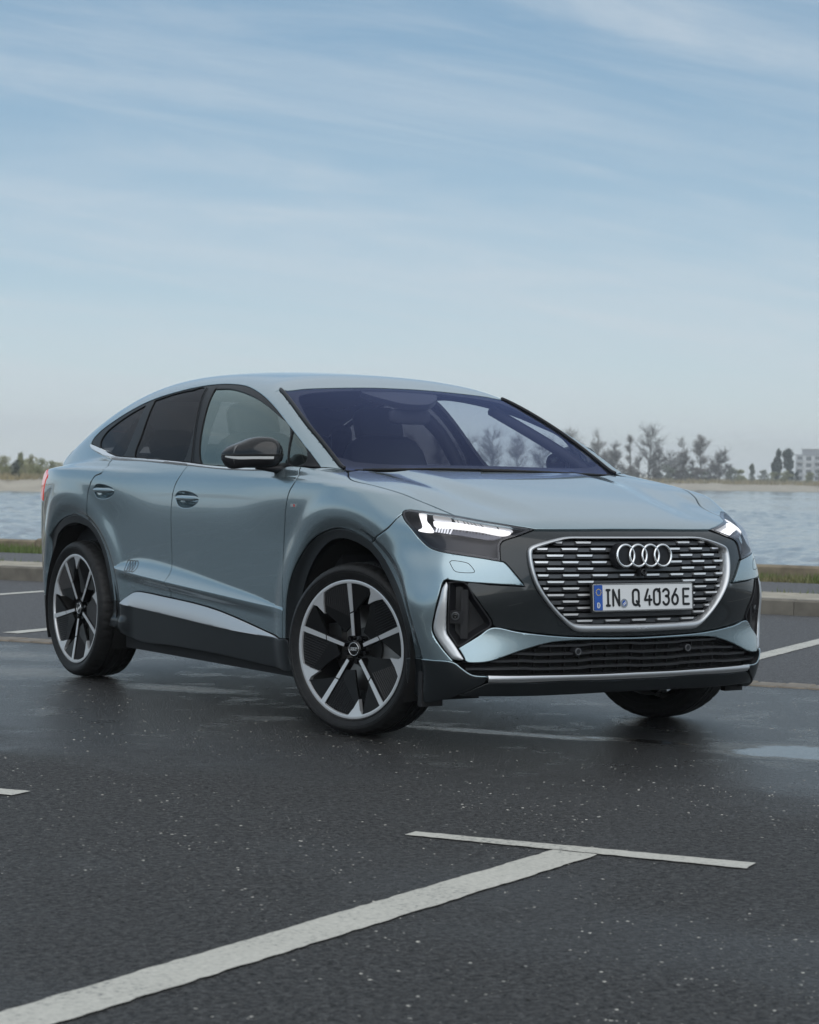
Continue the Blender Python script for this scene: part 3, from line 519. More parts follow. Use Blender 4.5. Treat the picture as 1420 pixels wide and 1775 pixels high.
# ---------------------------------------------------------------- the place: car park, kerb, path, water
UX, UY, VX, VY = .53, -.848, .848, .53                        # u runs along the kerb, v across it, towards the water
def uvp(u, v, z=0.): return (UX*u+VX*v, UY*u+VY*v, z)
def quad_uv(name, pts, z, m, parent=None): return mk(name, [uvp(u, v, z) for u, v in pts], [tuple(range(len(pts)))], m, parent)
PUD = [(1.32, -.22, .42, .30), (.02, -.30, .55, .075), (-3.2, .75, .7, .40), (-2.05, .50, .45, .16), (.62, -.24, .3, .06), (-3.9, 1.6, .7, .30)]   # standing water: u, v, half sizes
def asphalt(name, dark, light, wet):
    m = mat(name, dark, .7, spec=.32); n_, l_, b = nodes(m); tc_ = n_.new('ShaderNodeTexCoord'); ob = tc_.outputs['Object']
    fine = tex(m, 'Noise', 170, 3, vec=ob, rough=.7); mid = tex(m, 'Noise', 22, 5, vec=ob); big = tex(m, 'Noise', .55, 4, vec=ob)
    grit = tex(m, 'Noise', 48, 2, vec=ob, rough=.8); base = mixc(m, ramp(m, mathn(m, 'ADD', mathn(m, 'MULTIPLY', fine.outputs[0], .4), mathn(m, 'MULTIPLY', grit.outputs[0], .6)), [(.40, (0, 0, 0)), (.62, (1, 1, 1))]), dark, light)
    base = mixc(m, ramp(m, mid.outputs[0], [(.35, (0, 0, 0)), (.8, (.45, .45, .45))]), base, tuple(c*.6 for c in dark))
    vor = tex(m, 'Voronoi', 62, vec=ob); hs_ = n_.new('ShaderNodeSeparateColor'); l_.new(vor.outputs['Color'], hs_.inputs[0])
    chip = mathn(m, 'MULTIPLY', mathn(m, 'GREATER_THAN', hs_.outputs[0], .925), mathn(m, 'LESS_THAN', vor.outputs['Distance'], mathn(m, 'MULTIPLY_ADD', hs_.outputs[1], .26, .10)))
    base = mixc(m, mathn(m, 'MULTIPLY', chip, mathn(m, 'MULTIPLY_ADD', hs_.outputs[2], .7, .3)), base, (.48, .47, .43))
    vor2 = tex(m, 'Voronoi', 105, vec=ob); h2 = n_.new('ShaderNodeSeparateColor'); l_.new(vor2.outputs['Color'], h2.inputs[0])
    gr2 = mathn(m, 'MULTIPLY', ramp(m, h2.outputs[0], [(.55, (0, 0, 0)), (.97, (1, 1, 1))]), mathn(m, 'LESS_THAN', vor2.outputs['Distance'], .42)); base = mixc(m, mathn(m, 'MULTIPLY', gr2, .55), base, (.34, .335, .32))
    pit = mathn(m, 'LESS_THAN', h2.outputs[1], .30); base = mixc(m, mathn(m, 'MULTIPLY', pit, .8), base, (.003, .003, .003)); spn = mathn(m, 'MULTIPLY', mathn(m, 'SUBTRACT', 1.0, mathn(m, 'MULTIPLY', pit, .9)), mathn(m, 'ADD', mathn(m, 'MULTIPLY_ADD', h2.outputs[2], .34, .02), mathn(m, 'MULTIPLY', gr2, .35))); l_.new(spn, b.inputs['Specular IOR Level'])
    h = mathn(m, 'ADD', mathn(m, 'ADD', mathn(m, 'MULTIPLY', vor2.outputs['Distance'], -.7), mathn(m, 'MULTIPLY', grit.outputs[0], 1.5)), mathn(m, 'MULTIPLY', fine.outputs[0], .6))
    wetsp = None
    if wet:
        sx = n_.new('ShaderNodeSeparateXYZ'); l_.new(ob, sx.inputs[0])
        uu = mathn(m, 'ADD', mathn(m, 'MULTIPLY', sx.outputs[0], UX), mathn(m, 'MULTIPLY', sx.outputs[1], UY)); vv = mathn(m, 'ADD', mathn(m, 'MULTIPLY', sx.outputs[0], VX), mathn(m, 'MULTIPLY', sx.outputs[1], VY))
        wob = tex(m, 'Noise', 1.1, 5, vec=ob, rough=.6); wv = mathn(m, 'MULTIPLY_ADD', wob.outputs[0], 2.2, -1.1)
        vw = mathn(m, 'ADD', vv, wv)
        def sstep(x, a, b_):
            r_ = n_.new('ShaderNodeMapRange'); r_.interpolation_type = 'SMOOTHSTEP'; r_.inputs[1].default_value = a; r_.inputs[2].default_value = b_; l_.new(x, r_.inputs[0]); return r_.outputs[0]
        lane = mathn(m, 'MULTIPLY', sstep(vw, -2.35, -1.2), mathn(m, 'SUBTRACT', 1.0, sstep(vw, 2.3, 3.6)))
        damp = mathn(m, 'MAXIMUM', lane, mathn(m, 'MULTIPLY', sstep(big.outputs[0], .46, .60), .6))
        pud = None; wob2 = tex(m, 'Noise', 2.6, 6, vec=ob, rough=.62); w2 = mathn(m, 'MULTIPLY_ADD', wob2.outputs[0], 1.7, -.85)
        for (u0, v0, ru, rv) in PUD:
            du = mathn(m, 'DIVIDE', mathn(m, 'SUBTRACT', uu, u0), ru); dv_ = mathn(m, 'DIVIDE', mathn(m, 'SUBTRACT', vv, v0), rv)
            d_ = mathn(m, 'SQRT', mathn(m, 'ADD', mathn(m, 'MULTIPLY', du, du), mathn(m, 'MULTIPLY', dv_, dv_)))
            p = mathn(m, 'SUBTRACT', 1.0, sstep(mathn(m, 'ADD', d_, w2), *((.55, 1.15) if u0 > -1 else (.1, 1.25)))); p = p if u0 > -1 else mathn(m, 'MULTIPLY', p, .72); pud = p if pud is None else mathn(m, 'MAXIMUM', pud, p)
        film = mathn(m, 'MULTIPLY', sstep(wob2.outputs[0], .50, .68), mathn(m, 'MULTIPLY', lane, .45))
        pud = mathn(m, 'MAXIMUM', pud, film)
        base = mixc(m, mathn(m, 'MULTIPLY', damp, .42), base, tuple(c*.35 for c in dark))
        base = mixc(m, mathn(m, 'MULTIPLY', pud, .6), base, (.012, .012, .012))
        rg = mathn(m, 'MULTIPLY_ADD', damp, -.34, .66); rg = mathn(m, 'ADD', mathn(m, 'MULTIPLY', rg, mathn(m, 'SUBTRACT', 1.0, pud)), mathn(m, 'MULTIPLY', pud, .03)); l_.new(rg, b.inputs['Roughness']); wk = mathn(m, 'MAXIMUM', mathn(m, 'MULTIPLY', damp, .55), pud); l_.new(mathn(m, 'ADD', mathn(m, 'MULTIPLY', spn, mathn(m, 'SUBTRACT', 1.0, wk)), mathn(m, 'MULTIPLY', wk, .5)), b.inputs['Specular IOR Level'])
        h = mathn(m, 'MULTIPLY', h, mathn(m, 'SUBTRACT', 1.0, mathn(m, 'MAXIMUM', mathn(m, 'MULTIPLY', damp, .45), mathn(m, 'MULTIPLY', pud, .96))))
    l_.new(base, b.inputs['Base Color']); l_.new(bump(m, h, 1.0, .010), b.inputs['Normal']); return m
asphalt('asphalt_lane', (.012, .0121, .0124), (.115, .113, .110), True); asphalt('asphalt_bay', (.085, .087, .091), (.20, .202, .208), False); asphalt('asphalt_path', (.13, .13, .135), (.21, .21, .215), False)
vary('rough_grass', (.075, .085, .035), .3, .3, rough=.95); ld = quad_uv('land', [(-2500, -2500), (2500, -2500), (2500, 11.5), (-2500, 11.5)], -.08, 'rough_grass'); tag(ld, kind='structure')
lane = quad_uv('car_park', [(-160, -70), (160, -70), (160, 2.38), (-160, 2.38)], 0, 'asphalt_lane'); tag(lane, kind='structure')
bay = quad_uv('parking_bays', [(-160, 2.62), (160, 2.62), (160, 8.45), (-160, 8.45)], 0, 'asphalt_bay'); tag(bay, kind='structure')
# painted lines (worn)
m = mat('road_paint', (.62, .61, .56), .55); n_, l_, b_ = nodes(m); t = tex(m, 'Noise', 70, 6, rough=.75); t2 = tex(m, 'Noise', 3, 4)
wear = mathn(m, 'ADD', mathn(m, 'MULTIPLY', t.outputs[0], .75), mathn(m, 'MULTIPLY', t2.outputs[0], .25)); l_.new(ramp(m, wear, [(.36, (.10, .10, .10)), (.44, (.47, .455, .40)), (.7, (.66, .635, .56))]), b_.inputs['Base Color']); l_.new(bump(m, t.outputs[0], .4, .003), b_.inputs['Normal'])
def ragged(pts, step=.03, amp=.004):
    o = []
    for (u0, v0), (u1, v1) in zip(pts, pts[1:]+pts[:1]):
        k = max(1, int(math.hypot(u1-u0, v1-v0)/step)); nu, nv = -(v1-v0), (u1-u0); L_ = math.hypot(nu, nv)
        for i in range(k): j = random.uniform(-amp, amp); o.append((u0+(u1-u0)*i/k+nu/L_*j, v0+(v1-v0)*i/k+nv/L_*j))
    return o
def line(name, pts, parent): o = quad_uv(name, ragged(pts), .004, 'road_paint', parent); return o
line('painted_line', [(.80, -2.875), (1.87, -2.885), (1.87, -2.785), (.80, -2.805)], lane); line('painted_line', [(-1.75, -2.87), (-.66, -2.855), (-.66, -2.745), (-1.75, -2.77)], lane)
line('painted_line', [(1.287, -2.889), (1.43, -2.889), (.86, -7.6), (.70, -7.6)], lane); line('painted_line', [(-1.25, -2.88), (-1.10, -2.88), (-1.66, -7.6), (-1.82, -7.6)], lane); line('painted_line', [(3.3, -2.87), (4.4, -2.87), (4.4, -2.77), (3.3, -2.77)], lane)
for u in (-9.9, -7.44, -4.82, -2.45, -.10, 2.35, 4.8): line('painted_line', [(u-.065, 2.92), (u+.065, 2.92), (u+.065, 8.1), (u-.065, 8.1)], bay)
# pale chippings standing proud of the worn surface
rs_ = np.random.RandomState(21); nch = 38000; cu_ = np.concatenate([rs_.uniform(-6, 4.2, nch), rs_.uniform(-11, 3, 5000)]); cv_s = np.concatenate([rs_.uniform(-6.6, 2.3, nch), rs_.uniform(2.7, 8.3, 5000)]); Vc = []; Fc = []
for u, v in zip(cu_, cv_s):
    if rs_.rand() > .42+.45*math.sin(u*1.9+v*.7)*math.sin(v*2.3-u*.6)+.2*math.sin(u*5+v*4): continue
    if any(((u-a)/(b*1.3))**2+((v-c_)/(d*1.6+.03))**2 < 1 for a, c_, b, d in PUD): continue
    r_ = .0018+.0050*rs_.rand()**3; h = r_*rs_.uniform(.12, .3); a = rs_.uniform(0, 6.28); k = len(Vc); x0, y0_, _ = uvp(u, v)
    Vc += [(x0+r_*math.cos(a+q)*rs_.uniform(.7, 1.2), y0_+r_*math.sin(a+q)*rs_.uniform(.7, 1.2), 0) for q in (0, 1.57, 3.14, 4.71)]+[(x0+r_*.45*math.cos(a+q), y0_+r_*.45*math.sin(a+q), h) for q in (.6, 3.7)]
    Fc += [(k, k+1, k+5, k+4), (k+1, k+2, k+5), (k+2, k+3, k+5), (k+3, k, k+4), (k+3, k+4, k+5)]
m = mat('chipping', (.5, .48, .43), .6); n_, l_, b_ = nodes(m); t = tex(m, 'Noise', 7, 2); l_.new(ramp(m, t.outputs[0], [(.35, (.12, .118, .11)), (.65, (.55, .53, .47))]), b_.inputs['Base Color'])
o = mk('stone_chippings', Vc, Fc, 'chipping', lane); o['kind'] = 'stuff'
# gutter of setts between lane and bays
vary('sett', (.20, .165, .125), .35, 9, rough=.6); vary('mortar', (.07, .062, .052), .3, 20, rough=.9)
gut = quad_uv('gutter', [(-160, 2.38), (160, 2.38), (160, 2.62), (-160, 2.62)], -.012, 'mortar'); tag(gut, kind='structure')
mb = MB(); su, sv, sz_ = .158, .232, .06
def sett_mesh(nm, du, dv_, dz, bev, m_):
    a, b, c = du/2, dv_/2, bev; V = []
    for z, k in ((0, 0), (dz-bev, 0), (dz, c)):
        for x, y in ((-a+k, -b+k), (a-k, -b+k), (a-k, b-k), (-a+k, b-k)): V.append((UX*x+VX*y, UY*x+VY*y, z))
    me = bpy.data.meshes.new(nm); me.from_pydata(V, [], [(3, 2, 1, 0)]+[(r_*4+i, r_*4+(i+1) % 4, (r_+1)*4+(i+1) % 4, (r_+1)*4+i) for r_ in range(2) for i in range(4)]+[(8, 9, 10, 11)]); me.materials.append(MAT[m_]); return me
ms = sett_mesh('sett', .152, .232, .066, .008, 'sett')
for i in range(72):
    o = bpy.data.objects.new('sett', ms); o.location = uvp(-9+.160*i, 2.5+random.uniform(-.004, .004), -.060+random.uniform(-.003, .003)); o.rotation_euler = (random.uniform(-.01, .01), random.uniform(-.01, .01), random.uniform(-.02, .02)); link(o, gut)
# kerb stones, paved strip, path, grass verge, low wall
vary('kerb_stone', (.155, .14, .115), .3, 5, rough=.8); vary('slab', (.36, .325, .26), .22, 3, rough=.85); vary('old_stone', (.20, .165, .115), .35, 6, rough=.9); vary('soil', (.06, .05, .035), .3, 4, rough=1)
kb = quad_uv('kerb', [(-160, 8.45), (160, 8.45), (160, 8.62), (-160, 8.62)], -.02, 'mortar'); tag(kb, kind='structure')
mk_ = sett_mesh('kerb_stone', .995, .16, .16, .015, 'kerb_stone')
for i in range(30): o = bpy.data.objects.new('kerb_stone', mk_); o.location = uvp(-19.5+i, 8.54+random.uniform(-.004, .004), -.03+random.uniform(-.004, .004)); link(o, kb)
mk2 = sett_mesh('kerb_far', 1, 1, 1, .01, 'kerb_stone')
st_ = quad_uv('paved_strip', [(-160, 8.62), (160, 8.62), (160, 9.65), (-160, 9.65)], .10, 'mortar'); tag(st_, kind='structure')
msl = sett_mesh('slab', .492, .500, .030, .006, 'slab')
for i in range(52):
    for j in range(2): o = bpy.data.objects.new('slab', msl); o.location = uvp(-18+.5*i, 8.885+.51*j, .094+random.uniform(-.003, .003)); link(o, st_)
pa = quad_uv('path', [(-160, 9.65), (160, 9.65), (160, 11.55), (-160, 11.55)], .120, 'asphalt_path'); tag(pa, kind='structure')
vg = quad_uv('verge', [(-160, 11.55), (160, 11.55), (160, 12.7), (-160, 12.7)], .11, 'soil'); tag(vg, kind='structure')
m = mat('grass', (.05, .09, .02), .7); n_, l_, b_ = nodes(m); t = tex(m, 'Noise', 1.3, 4); l_.new(ramp(m, t.outputs[0], [(.3, (.085, .135, .028)), (.5, (.12, .165, .045)), (.66, (.21, .185, .09))]), b_.inputs['Base Color'])
def blades(n, u0, u1, v0, v1, z, h0, h1, wd):
    rs_ = np.random.RandomState(3); u = rs_.uniform(u0, u1, n); v = rs_.uniform(v0, v1, n); h = rs_.uniform(h0, h1, n)*(.55+.6*rs_.rand(n)*(1+.5*np.sin(u*3.1)+.3*np.sin(u*7.7))); a = rs_.uniform(0, 6.28, n); le = rs_.uniform(.1, .6, n)*h
    bx_ = UX*u+VX*v; by_ = UY*u+VY*v; dx, dy = np.cos(a)*wd, np.sin(a)*wd; la = rs_.uniform(0, 6.28, n)
    V = np.stack([np.stack([bx_-dx, by_-dy, 0*u+z], -1), np.stack([bx_+dx, by_+dy, 0*u+z], -1), np.stack([bx_+np.cos(la)*le, by_+np.sin(la)*le, z+h], -1)], 1).reshape(-1, 3)
    return V, [(3*i, 3*i+1, 3*i+2) for i in range(n)]
V, F_ = blades(26000, -17, 1.5, 11.50, 12.55, .11, .03, .10, .006); o = mk('grass', V, F_, 'grass'); tag(o, 'green grass growing along the edge of the path by the water', 'grass', kind='stuff')
V, F_ = blades(900, -17, 1.5, 9.50, 9.72, .11, .02, .06, .005); o = mk('weeds', V, F_, 'grass'); tag(o, 'small weeds growing between paved strip and path', 'weeds', kind='stuff')
lw = empty('low_wall', uvp(-7, 12.6, 0)); tag(lw, 'low brown stone edging wall between the grass verge and the water', 'wall')
mw = sett_mesh('wall_stone', .79, .26, 1.9, .02, 'old_stone')
for i in range(26): o = bpy.data.objects.new('wall_stone', mw); p_ = uvp(-19+.8*i+7, .12, 0); o.location = (p_[0], p_[1], -1.66+random.uniform(-.02, .02)); link(o, lw)
# ---------------------------------------------------------------- water
m = mat('water', (.10, .115, .115), .10, spec=.5); n_, l_, b_ = nodes(m); tc_ = n_.new('ShaderNodeTexCoord'); mpn = n_.new('ShaderNodeMapping'); mpn.inputs['Rotation'].default_value = (0, 0, R(32)); mpn.inputs['Scale'].default_value = (.45, 1, 1); l_.new(tc_.outputs['Object'], mpn.inputs[0])
w1 = tex(m, 'Noise', .55, 3, vec=mpn.outputs[0]); w2_ = tex(m, 'Noise', 2.6, 4, vec=mpn.outputs[0], rough=.6); w3 = tex(m, 'Noise', .06, 3, vec=mpn.outputs[0])
w4 = tex(m, 'Noise', .16, 3, vec=mpn.outputs[0]); hh = mathn(m, 'ADD', mathn(m, 'ADD', mathn(m, 'MULTIPLY', w1.outputs[0], 1.0), mathn(m, 'MULTIPLY', w2_.outputs[0], .35)), mathn(m, 'MULTIPLY', w4.outputs[0], 2.6)); hh = mathn(m, 'MULTIPLY', hh, mathn(m, 'MULTIPLY_ADD', w3.outputs[0], 1.2, .4)); l_.new(bump(m, hh, 1.0, .12), b_.inputs['Normal']); l_.new(ramp(m, w3.outputs[0], [(.35, (.17, .185, .19)), (.65, (.25, .255, .245))]), b_.inputs['Base Color'])
WZ = -1.3
# ---------------------------------------------------------------- far shore
def bear(px): return YAW-math.atan((px-710)/3690.47)          # bearing of a direction, turning right is negative
def shore_d(px): return float(np.interp(px, [-3000, -300, 150, 500, 900, 1500, 4000], [235, 225, 221, 330, 500, 530, 560]))
def at(px, d, z): b_ = bear(px); return (CAM[0]-math.sin(b_)*d, CAM[1]+math.cos(b_)*d, z)
rs_ = np.random.RandomState(12); WV = []
for k in range(22):
    lam = .6*1.13**k*rs_.uniform(.9, 1.1); a = R(-60)+rs_.normal()*.55; WV.append((math.cos(a)*6.283/lam, math.sin(a)*6.283/lam, rs_.uniform(0, 6.28), .0125*lam*min(1, (2.2/lam))**.8))
def wave(x, y):
    z = 0*x
    for kx, ky, ph, am in WV: s_ = np.sin(kx*x+ky*y+ph); z = z+am*(s_+.35*s_*s_)
    return z*(.55+.45*np.sin(x*.05+1)*np.sin(y*.037))
WG = [np.linspace(-260, 1640, 420), np.geomspace(11.5, 620, 620)]; bb = np.array([bear(p) for p in WG[0]]); DD, BB = np.meshgrid(WG[1], bb, indexing='ij')
wx, wy_ = CAM[0]-np.sin(BB)*DD, CAM[1]+np.cos(BB)*DD; vv_ = wx*VX+wy_*VY; wz_ = WZ+np.where(vv_ > 12.6, wave(wx, wy_), -.6)*np.clip((640-DD)/60, 0, 1); nr, nc = DD.shape
ii = np.arange(nr*nc).reshape(nr, nc); okc = (vv_[:-1, :-1] > 12.4)
Fw = np.stack([ii[:-1, :-1], ii[:-1, 1:], ii[1:, 1:], ii[1:, :-1]], -1)[okc]
wat = mk('water', np.stack([wx, wy_, wz_], -1).reshape(-1, 3), Fw, 'water', None, True); tag(wat, kind='structure')
wfar = mk('water', [uvp(-1500, 12.5, WZ-.2), uvp(1500, 12.5, WZ-.2), uvp(1500, 2600, WZ-.2), uvp(-1500, 2600, WZ-.2)], [(0, 1, 2, 3)], 'water'); tag(wfar, kind='structure')
vary('sand', (.40, .36, .29), .15, .15, rough=.95); vary('scrub_ground', (.17, .15, .085), .4, .08, rough=1)
pxs = np.concatenate([np.linspace(-3200, -300, 12), np.linspace(-250, 1700, 90), np.linspace(1800, 4500, 12)]); rs_ = np.random.RandomState(5)
V = []; F_ = []; prof_ = [(-3, -1.9), (0, -1.3), (8, -.9), (18, -.35), (30, .05)]
for i, px in enumerate(pxs):
    d = shore_d(px)+3*math.sin(px*.05)+2*math.sin(px*.13); k = float(np.interp(px, [200, 900], [.0, .55]))
    for dd, z in prof_: V.append(at(px, d+dd*(1+.1*math.sin(px*.09)), z+k*max(0, dd)/30+(.15*rs_.rand() if dd > 5 else 0)))
np_ = len(prof_)
for i in range(len(pxs)-1):
    for j in range(np_-1): F_.append((i*np_+j, (i+1)*np_+j, (i+1)*np_+j+1, i*np_+j+1))
o = mk('beach', V, F_, 'sand', None, True); tag(o, kind='structure')
V = []; F_ = []; prof_ = [(29.5, -.02), (45, .4), (120, .8), (1800, 3)]
for px in pxs:
    d = shore_d(px); k = float(np.interp(px, [200, 900], [.0, .55]))
    for dd, z in prof_: V.append(at(px, d+dd, z+k+(.3*rs_.rand() if dd < 100 else 0)))
for i in range(len(pxs)-1):
    for j in range(3): F_.append((i*4+j, (i+1)*4+j, (i+1)*4+j+1, i*4+j+1))
o = mk('far_land', V, F_, 'scrub_ground', None, True); tag(o, kind='structure')
# ---------------------------------------------------------------- the car
car = empty('car', (0, 0, 0)); tag(car, 'blue-grey metallic coupe SUV parked on wet asphalt with its headlights on', 'car')
flip = lambda P: [(-x, y, z) for x, y, z in P]
ws_base = [(-.75, .292, 1.12), (-.74, .287, 1.12)]
hood_rear = [(a, .306-.18*(.55-a*a)-.045, 1.1) for a in (-.70, -.5, -.25, 0)]
hs = SEG['hood_side'][SEG['hood_side'][:, 1] < .12].tolist()+[(-.79, .178, 1.10)]; hs = settle(cat_rom(hs, .012)).tolist()
hood_half = ['hood_front', 'hl_top', hs, [hs[-1], (-.768, .215, 1.1), (-.73, .232, 1.1), hood_rear[0]], hood_rear]
panel('hood', hood_half, 'top', 'paint', car, sym=True, res=.015, depth=.02)
fend_rear = onsurf([(-.753, .283, 1.119), (-.772, .222, 1.11)])+[hs[-1]]
panel('front_fender', [hs[::-1], 'hl_top2', 'fend_bump', 'arch_f_rear', [seg('arch_f_rear')[-1], seg('door_f')[0]], 'door_f', 'fend_top', fend_rear], 'sec', 'paint', car, both=True, res=.013)
cr_y = np.arange(.5, 2.3, .012); cr_l = [np.stack([cr_y, zc(cr_y)+d], -1) for d in (-.0015, .0015)]
hf = loop_of('side', [seg('handle_f')+seg('handle_f', 0, 1)], .006); hr = loop_of('side', [seg('handle_r')+seg('handle_r', 0, 1)], .006)
panel('front_door', ['door_f', 'belt_f', 'door_m', 'sill_f', [seg('sill_f')[-1], seg('door_f')[0]]], 'side', 'paint', car, both=True, res=.012, holes=[hf], lines=cr_l)
panel('rear_door', ['door_m', '-sill_r', '-arch_r_front', '-door_r', '-belt_r'], 'side', 'paint', car, both=True, res=.012, holes=[hr], lines=cr_l)
# roof, pillars and rear quarters are one pressing
q_rear = [(-.88, 3.142, .727), (-.86, 3.21, .78), (-.855, 3.25, .92)]; q_tip = [(-.855, 3.25, .92), (-.87, 3.18, .99), (-.89, 3.10, 1.055)]; q_top = [(-.89, 3.10, 1.055), (-.82, 3.24, 1.095), (-.72, 3.33, 1.16), (-.66, 3.26, 1.24)]
roof_rear = [(-.66, 3.26, 1.24), (-.60, 3.12, 1.33), (-.52, 2.92, 1.42), (-.40, 2.80, 1.47), (-.2, 2.76, 1.49), (0, 2.75, 1.5)]
shell_half = ['ws_top', 'ws_side', [seg('ws_side')[-1], (-.80, .318, 1.122), seg('dlo_top')[-1]], '-dlo_top', '-belt_q', 'door_r', 'arch_r_rear', q_rear, q_tip, q_top, roof_rear]
panel('body_shell', shell_half, 'sec', 'paint', car, sym=True, res=.016)
# tailgate and rear end
hatch = [(0, 2.75, 1.5), (-.2, 2.76, 1.49), (-.40, 2.80, 1.47), (-.52, 2.92, 1.42), (-.60, 3.12, 1.33), (-.65, 3.27, 1.24)]
hatch_b = [(-.65, 3.27, 1.24), (-.60, 3.42, 1.2), (-.3, 3.47, 1.2), (0, 3.48, 1.2)]
panel('rear_window', [hatch, hatch_b], 'top', 'privacy_glass', car, sym=True, res=.03, depth=0)
tl = [(-.89, 3.10, 1.055), (-.82, 3.24, 1.095), (-.70, 3.45, 1.12), (-.3, 3.6, 1.12), (0, 3.6, 1.12)]
tlb = [(0, 3.62, 1.03), (-.35, 3.62, 1.03), (-.62, 3.52, 1.0), (-.80, 3.40, .94), (-.855, 3.25, .92)]
panel('tailgate_upper', [[(0, 3.6, 1.20), (-.3, 3.55, 1.20), (-.66, 3.34, 1.20), (-.72, 3.33, 1.16)], [(-.72, 3.33, 1.16), (-.82, 3.24, 1.097), (-.70, 3.45, 1.125), (-.3, 3.6, 1.125), (0, 3.6, 1.125)]], 'rear', 'paint', car, sym=True, res=.03)
panel('lamp_backing', [tlb, q_tip, tl], 'rear', 'void', car, sym=True, res=.03, off=-.02, depth=0, bevel=False)
panel('tail_light', [tlb, q_tip, tl], 'rear', 'tail_red', car, sym=True, res=.02, off=.003)
rb_top = tlb
panel('rear_bumper', [rb_top, [(-.855, 3.25, .92), (-.86, 3.21, .78), (-.88, 3.142, .727), (-.865, 3.22, .55), (-.85, 3.25, .40)], [(-.85, 3.25, .40), (-.6, 3.5, .42), (0, 3.65, .42)]], 'rear', 'paint', car, sym=True, res=.025)
panel('rear_diffuser', [[(0, 3.65, .42), (-.6, 3.5, .42), (-.85, 3.25, .40)], [(-.85, 3.25, .40), (-.83, 3.22, .24)], [(-.83, 3.22, .24), (-.5, 3.5, .22), (0, 3.6, .22)]], 'rear', 'cladding', car, sym=True, res=.03)
# ---- front end
def wall_of(nm, Q, o0, o1, m_, par):
    A_ = lift('front', Q, o0); B_ = lift('front', Q, o1); n = len(Q); mk(nm, np.vstack([A_, B_]), [(i, (i+1) % n, n+(i+1) % n, n+i) for i in range(n)], m_, par, True, None, 40)
HL = ['hl_top', 'hl_top2', 'hl_outer', 'hl_inner']
panel('front_bumper', ['-fend_bump', 'hl_outer', ['x'] and [seg('hl_outer')[-1], seg('bp_edge')[0], seg('bp_edge')[1]], 'arm_low', 'blade_out', 'bump_low', '-arch_f_front'], 'front', 'paint', car, both=True, res=.012, depth=.022)
frq = loop_of('front', ['fr_out'], .012, sym=True); fri = loop_of('front', ['fr_in'], .012, sym=True)
mask_half = ['hood_front', '-hl_inner', [seg('hl_inner')[0], seg('bp_edge')[0], seg('bp_edge')[1]], 'mask_left', 'mask_bot']
panel('grille_surround', mask_half, 'front', 'mask', car, sym=True, off=-.009, res=.018, holes=[inset(frq, .004)], depth=.02)
panel('bumper_band', ['band_top', 'band_bot'], 'front', 'paint', car, sym=True, res=.014, depth=.03)
# grille: frame, backing, slats, bright inserts
fq2 = inset(frq, .0005)
gr = panel('grille', None, 'front', 'void', car, loop=inset(frq, .006), off=-.045, depth=0, gap=0, res=.04, bevel=False); wall_of('opening_wall', inset(frq, .006), -.012, -.045, 'matt_black', gr)
def resamp(Q, n):
    """closed loop resampled from its top centre, by angle-true arc length"""
    k = np.argmin(np.abs(Q[:, 0])-10*(Q[:, 1] > Q[:, 1].mean())); Q = np.roll(Q, -k, 0); Q = np.vstack([Q, Q[:1]]); s = np.r_[0, np.cumsum(np.linalg.norm(np.diff(Q, axis=0), axis=1))]; t = np.linspace(0, s[-1], n, endpoint=False)
    return np.stack([np.interp(t, s, Q[:, i_]) for i_ in (0, 1)], -1)
def closest(A, Q):
    """nearest point of loop Q for each point of A"""
    P0 = Q; P1 = np.roll(Q, -1, 0); d = P1-P0; t = np.clip(((A[:, None]-P0[None])*d[None]).sum(-1)/(d*d).sum(-1)[None], 0, 1); C_ = P0[None]+t[..., None]*d[None]; k = ((C_-A[:, None])**2).sum(-1).argmin(1); return C_[np.arange(len(A)), k]
fo_ = resamp(frq, 260); fi_ = closest(fo_, fri); K_ = [(0, -.025), (0, -.002), (.04, .003), (.18, .0085), (.40, .0115), (.62, .0115), (.84, .0085), (.97, .002), (1, -.004), (1, -.03)]
Vs = [lift('front', fo_*(1-s)+fi_*s, o_) for s, o_ in K_]; nf = 260
mk('grille_frame', np.vstack(Vs), [(r_*nf+i, r_*nf+(i+1) % nf, (r_+1)*nf+(i+1) % nf, (r_+1)*nf+i) for r_ in range(len(K_)-1) for i in range(nf)], 'satin_silver', gr, True, None, 60)
def span(Q, z):
    y0 = Q[:, 1]; y1 = np.roll(Q, -1, 0)[:, 1]; k = np.where((y0 > z) != (y1 > z))[0]; x0 = Q[:, 0]; x1 = np.roll(Q, -1, 0)[:, 0]
    xs = x0[k]+(z-y0[k])/(y1[k]-y0[k])*(x1[k]-x0[k]); return xs.min(), xs.max()
def bar(ch, us, z0, z1, o0, o1, skew=0.):
    """box that follows the body: us along, z0..z1 tall, between offsets o0 (deep) and o1 (proud)"""
    us = np.asarray(us, float); n = len(us); zc0 = np.full(n, z0); zc1 = np.full(n, z1); rows = []
    u0 = us.copy(); u0[0] += skew; u0[-1] -= skew
    for zz, o_, uu in ((zc0, o0, u0), (zc0, o1, u0), (zc1, o1, us), (zc1, o0, us)): rows.append(lift(ch, np.stack([uu, zz], -1), o_))
    V = np.vstack(rows); F_ = []
    for i in range(n-1):
        for a, b in ((0, 1), (1, 2), (2, 3), (3, 0)): F_.append((a*n+i, a*n+i+1, b*n+i+1, b*n+i))
    F_ += [(0, n, 2*n, 3*n), (3*n+n-1, 2*n+n-1, n+n-1, n-1)]
    return V, F_
rows = 13; zt, zb_ = .851, .510
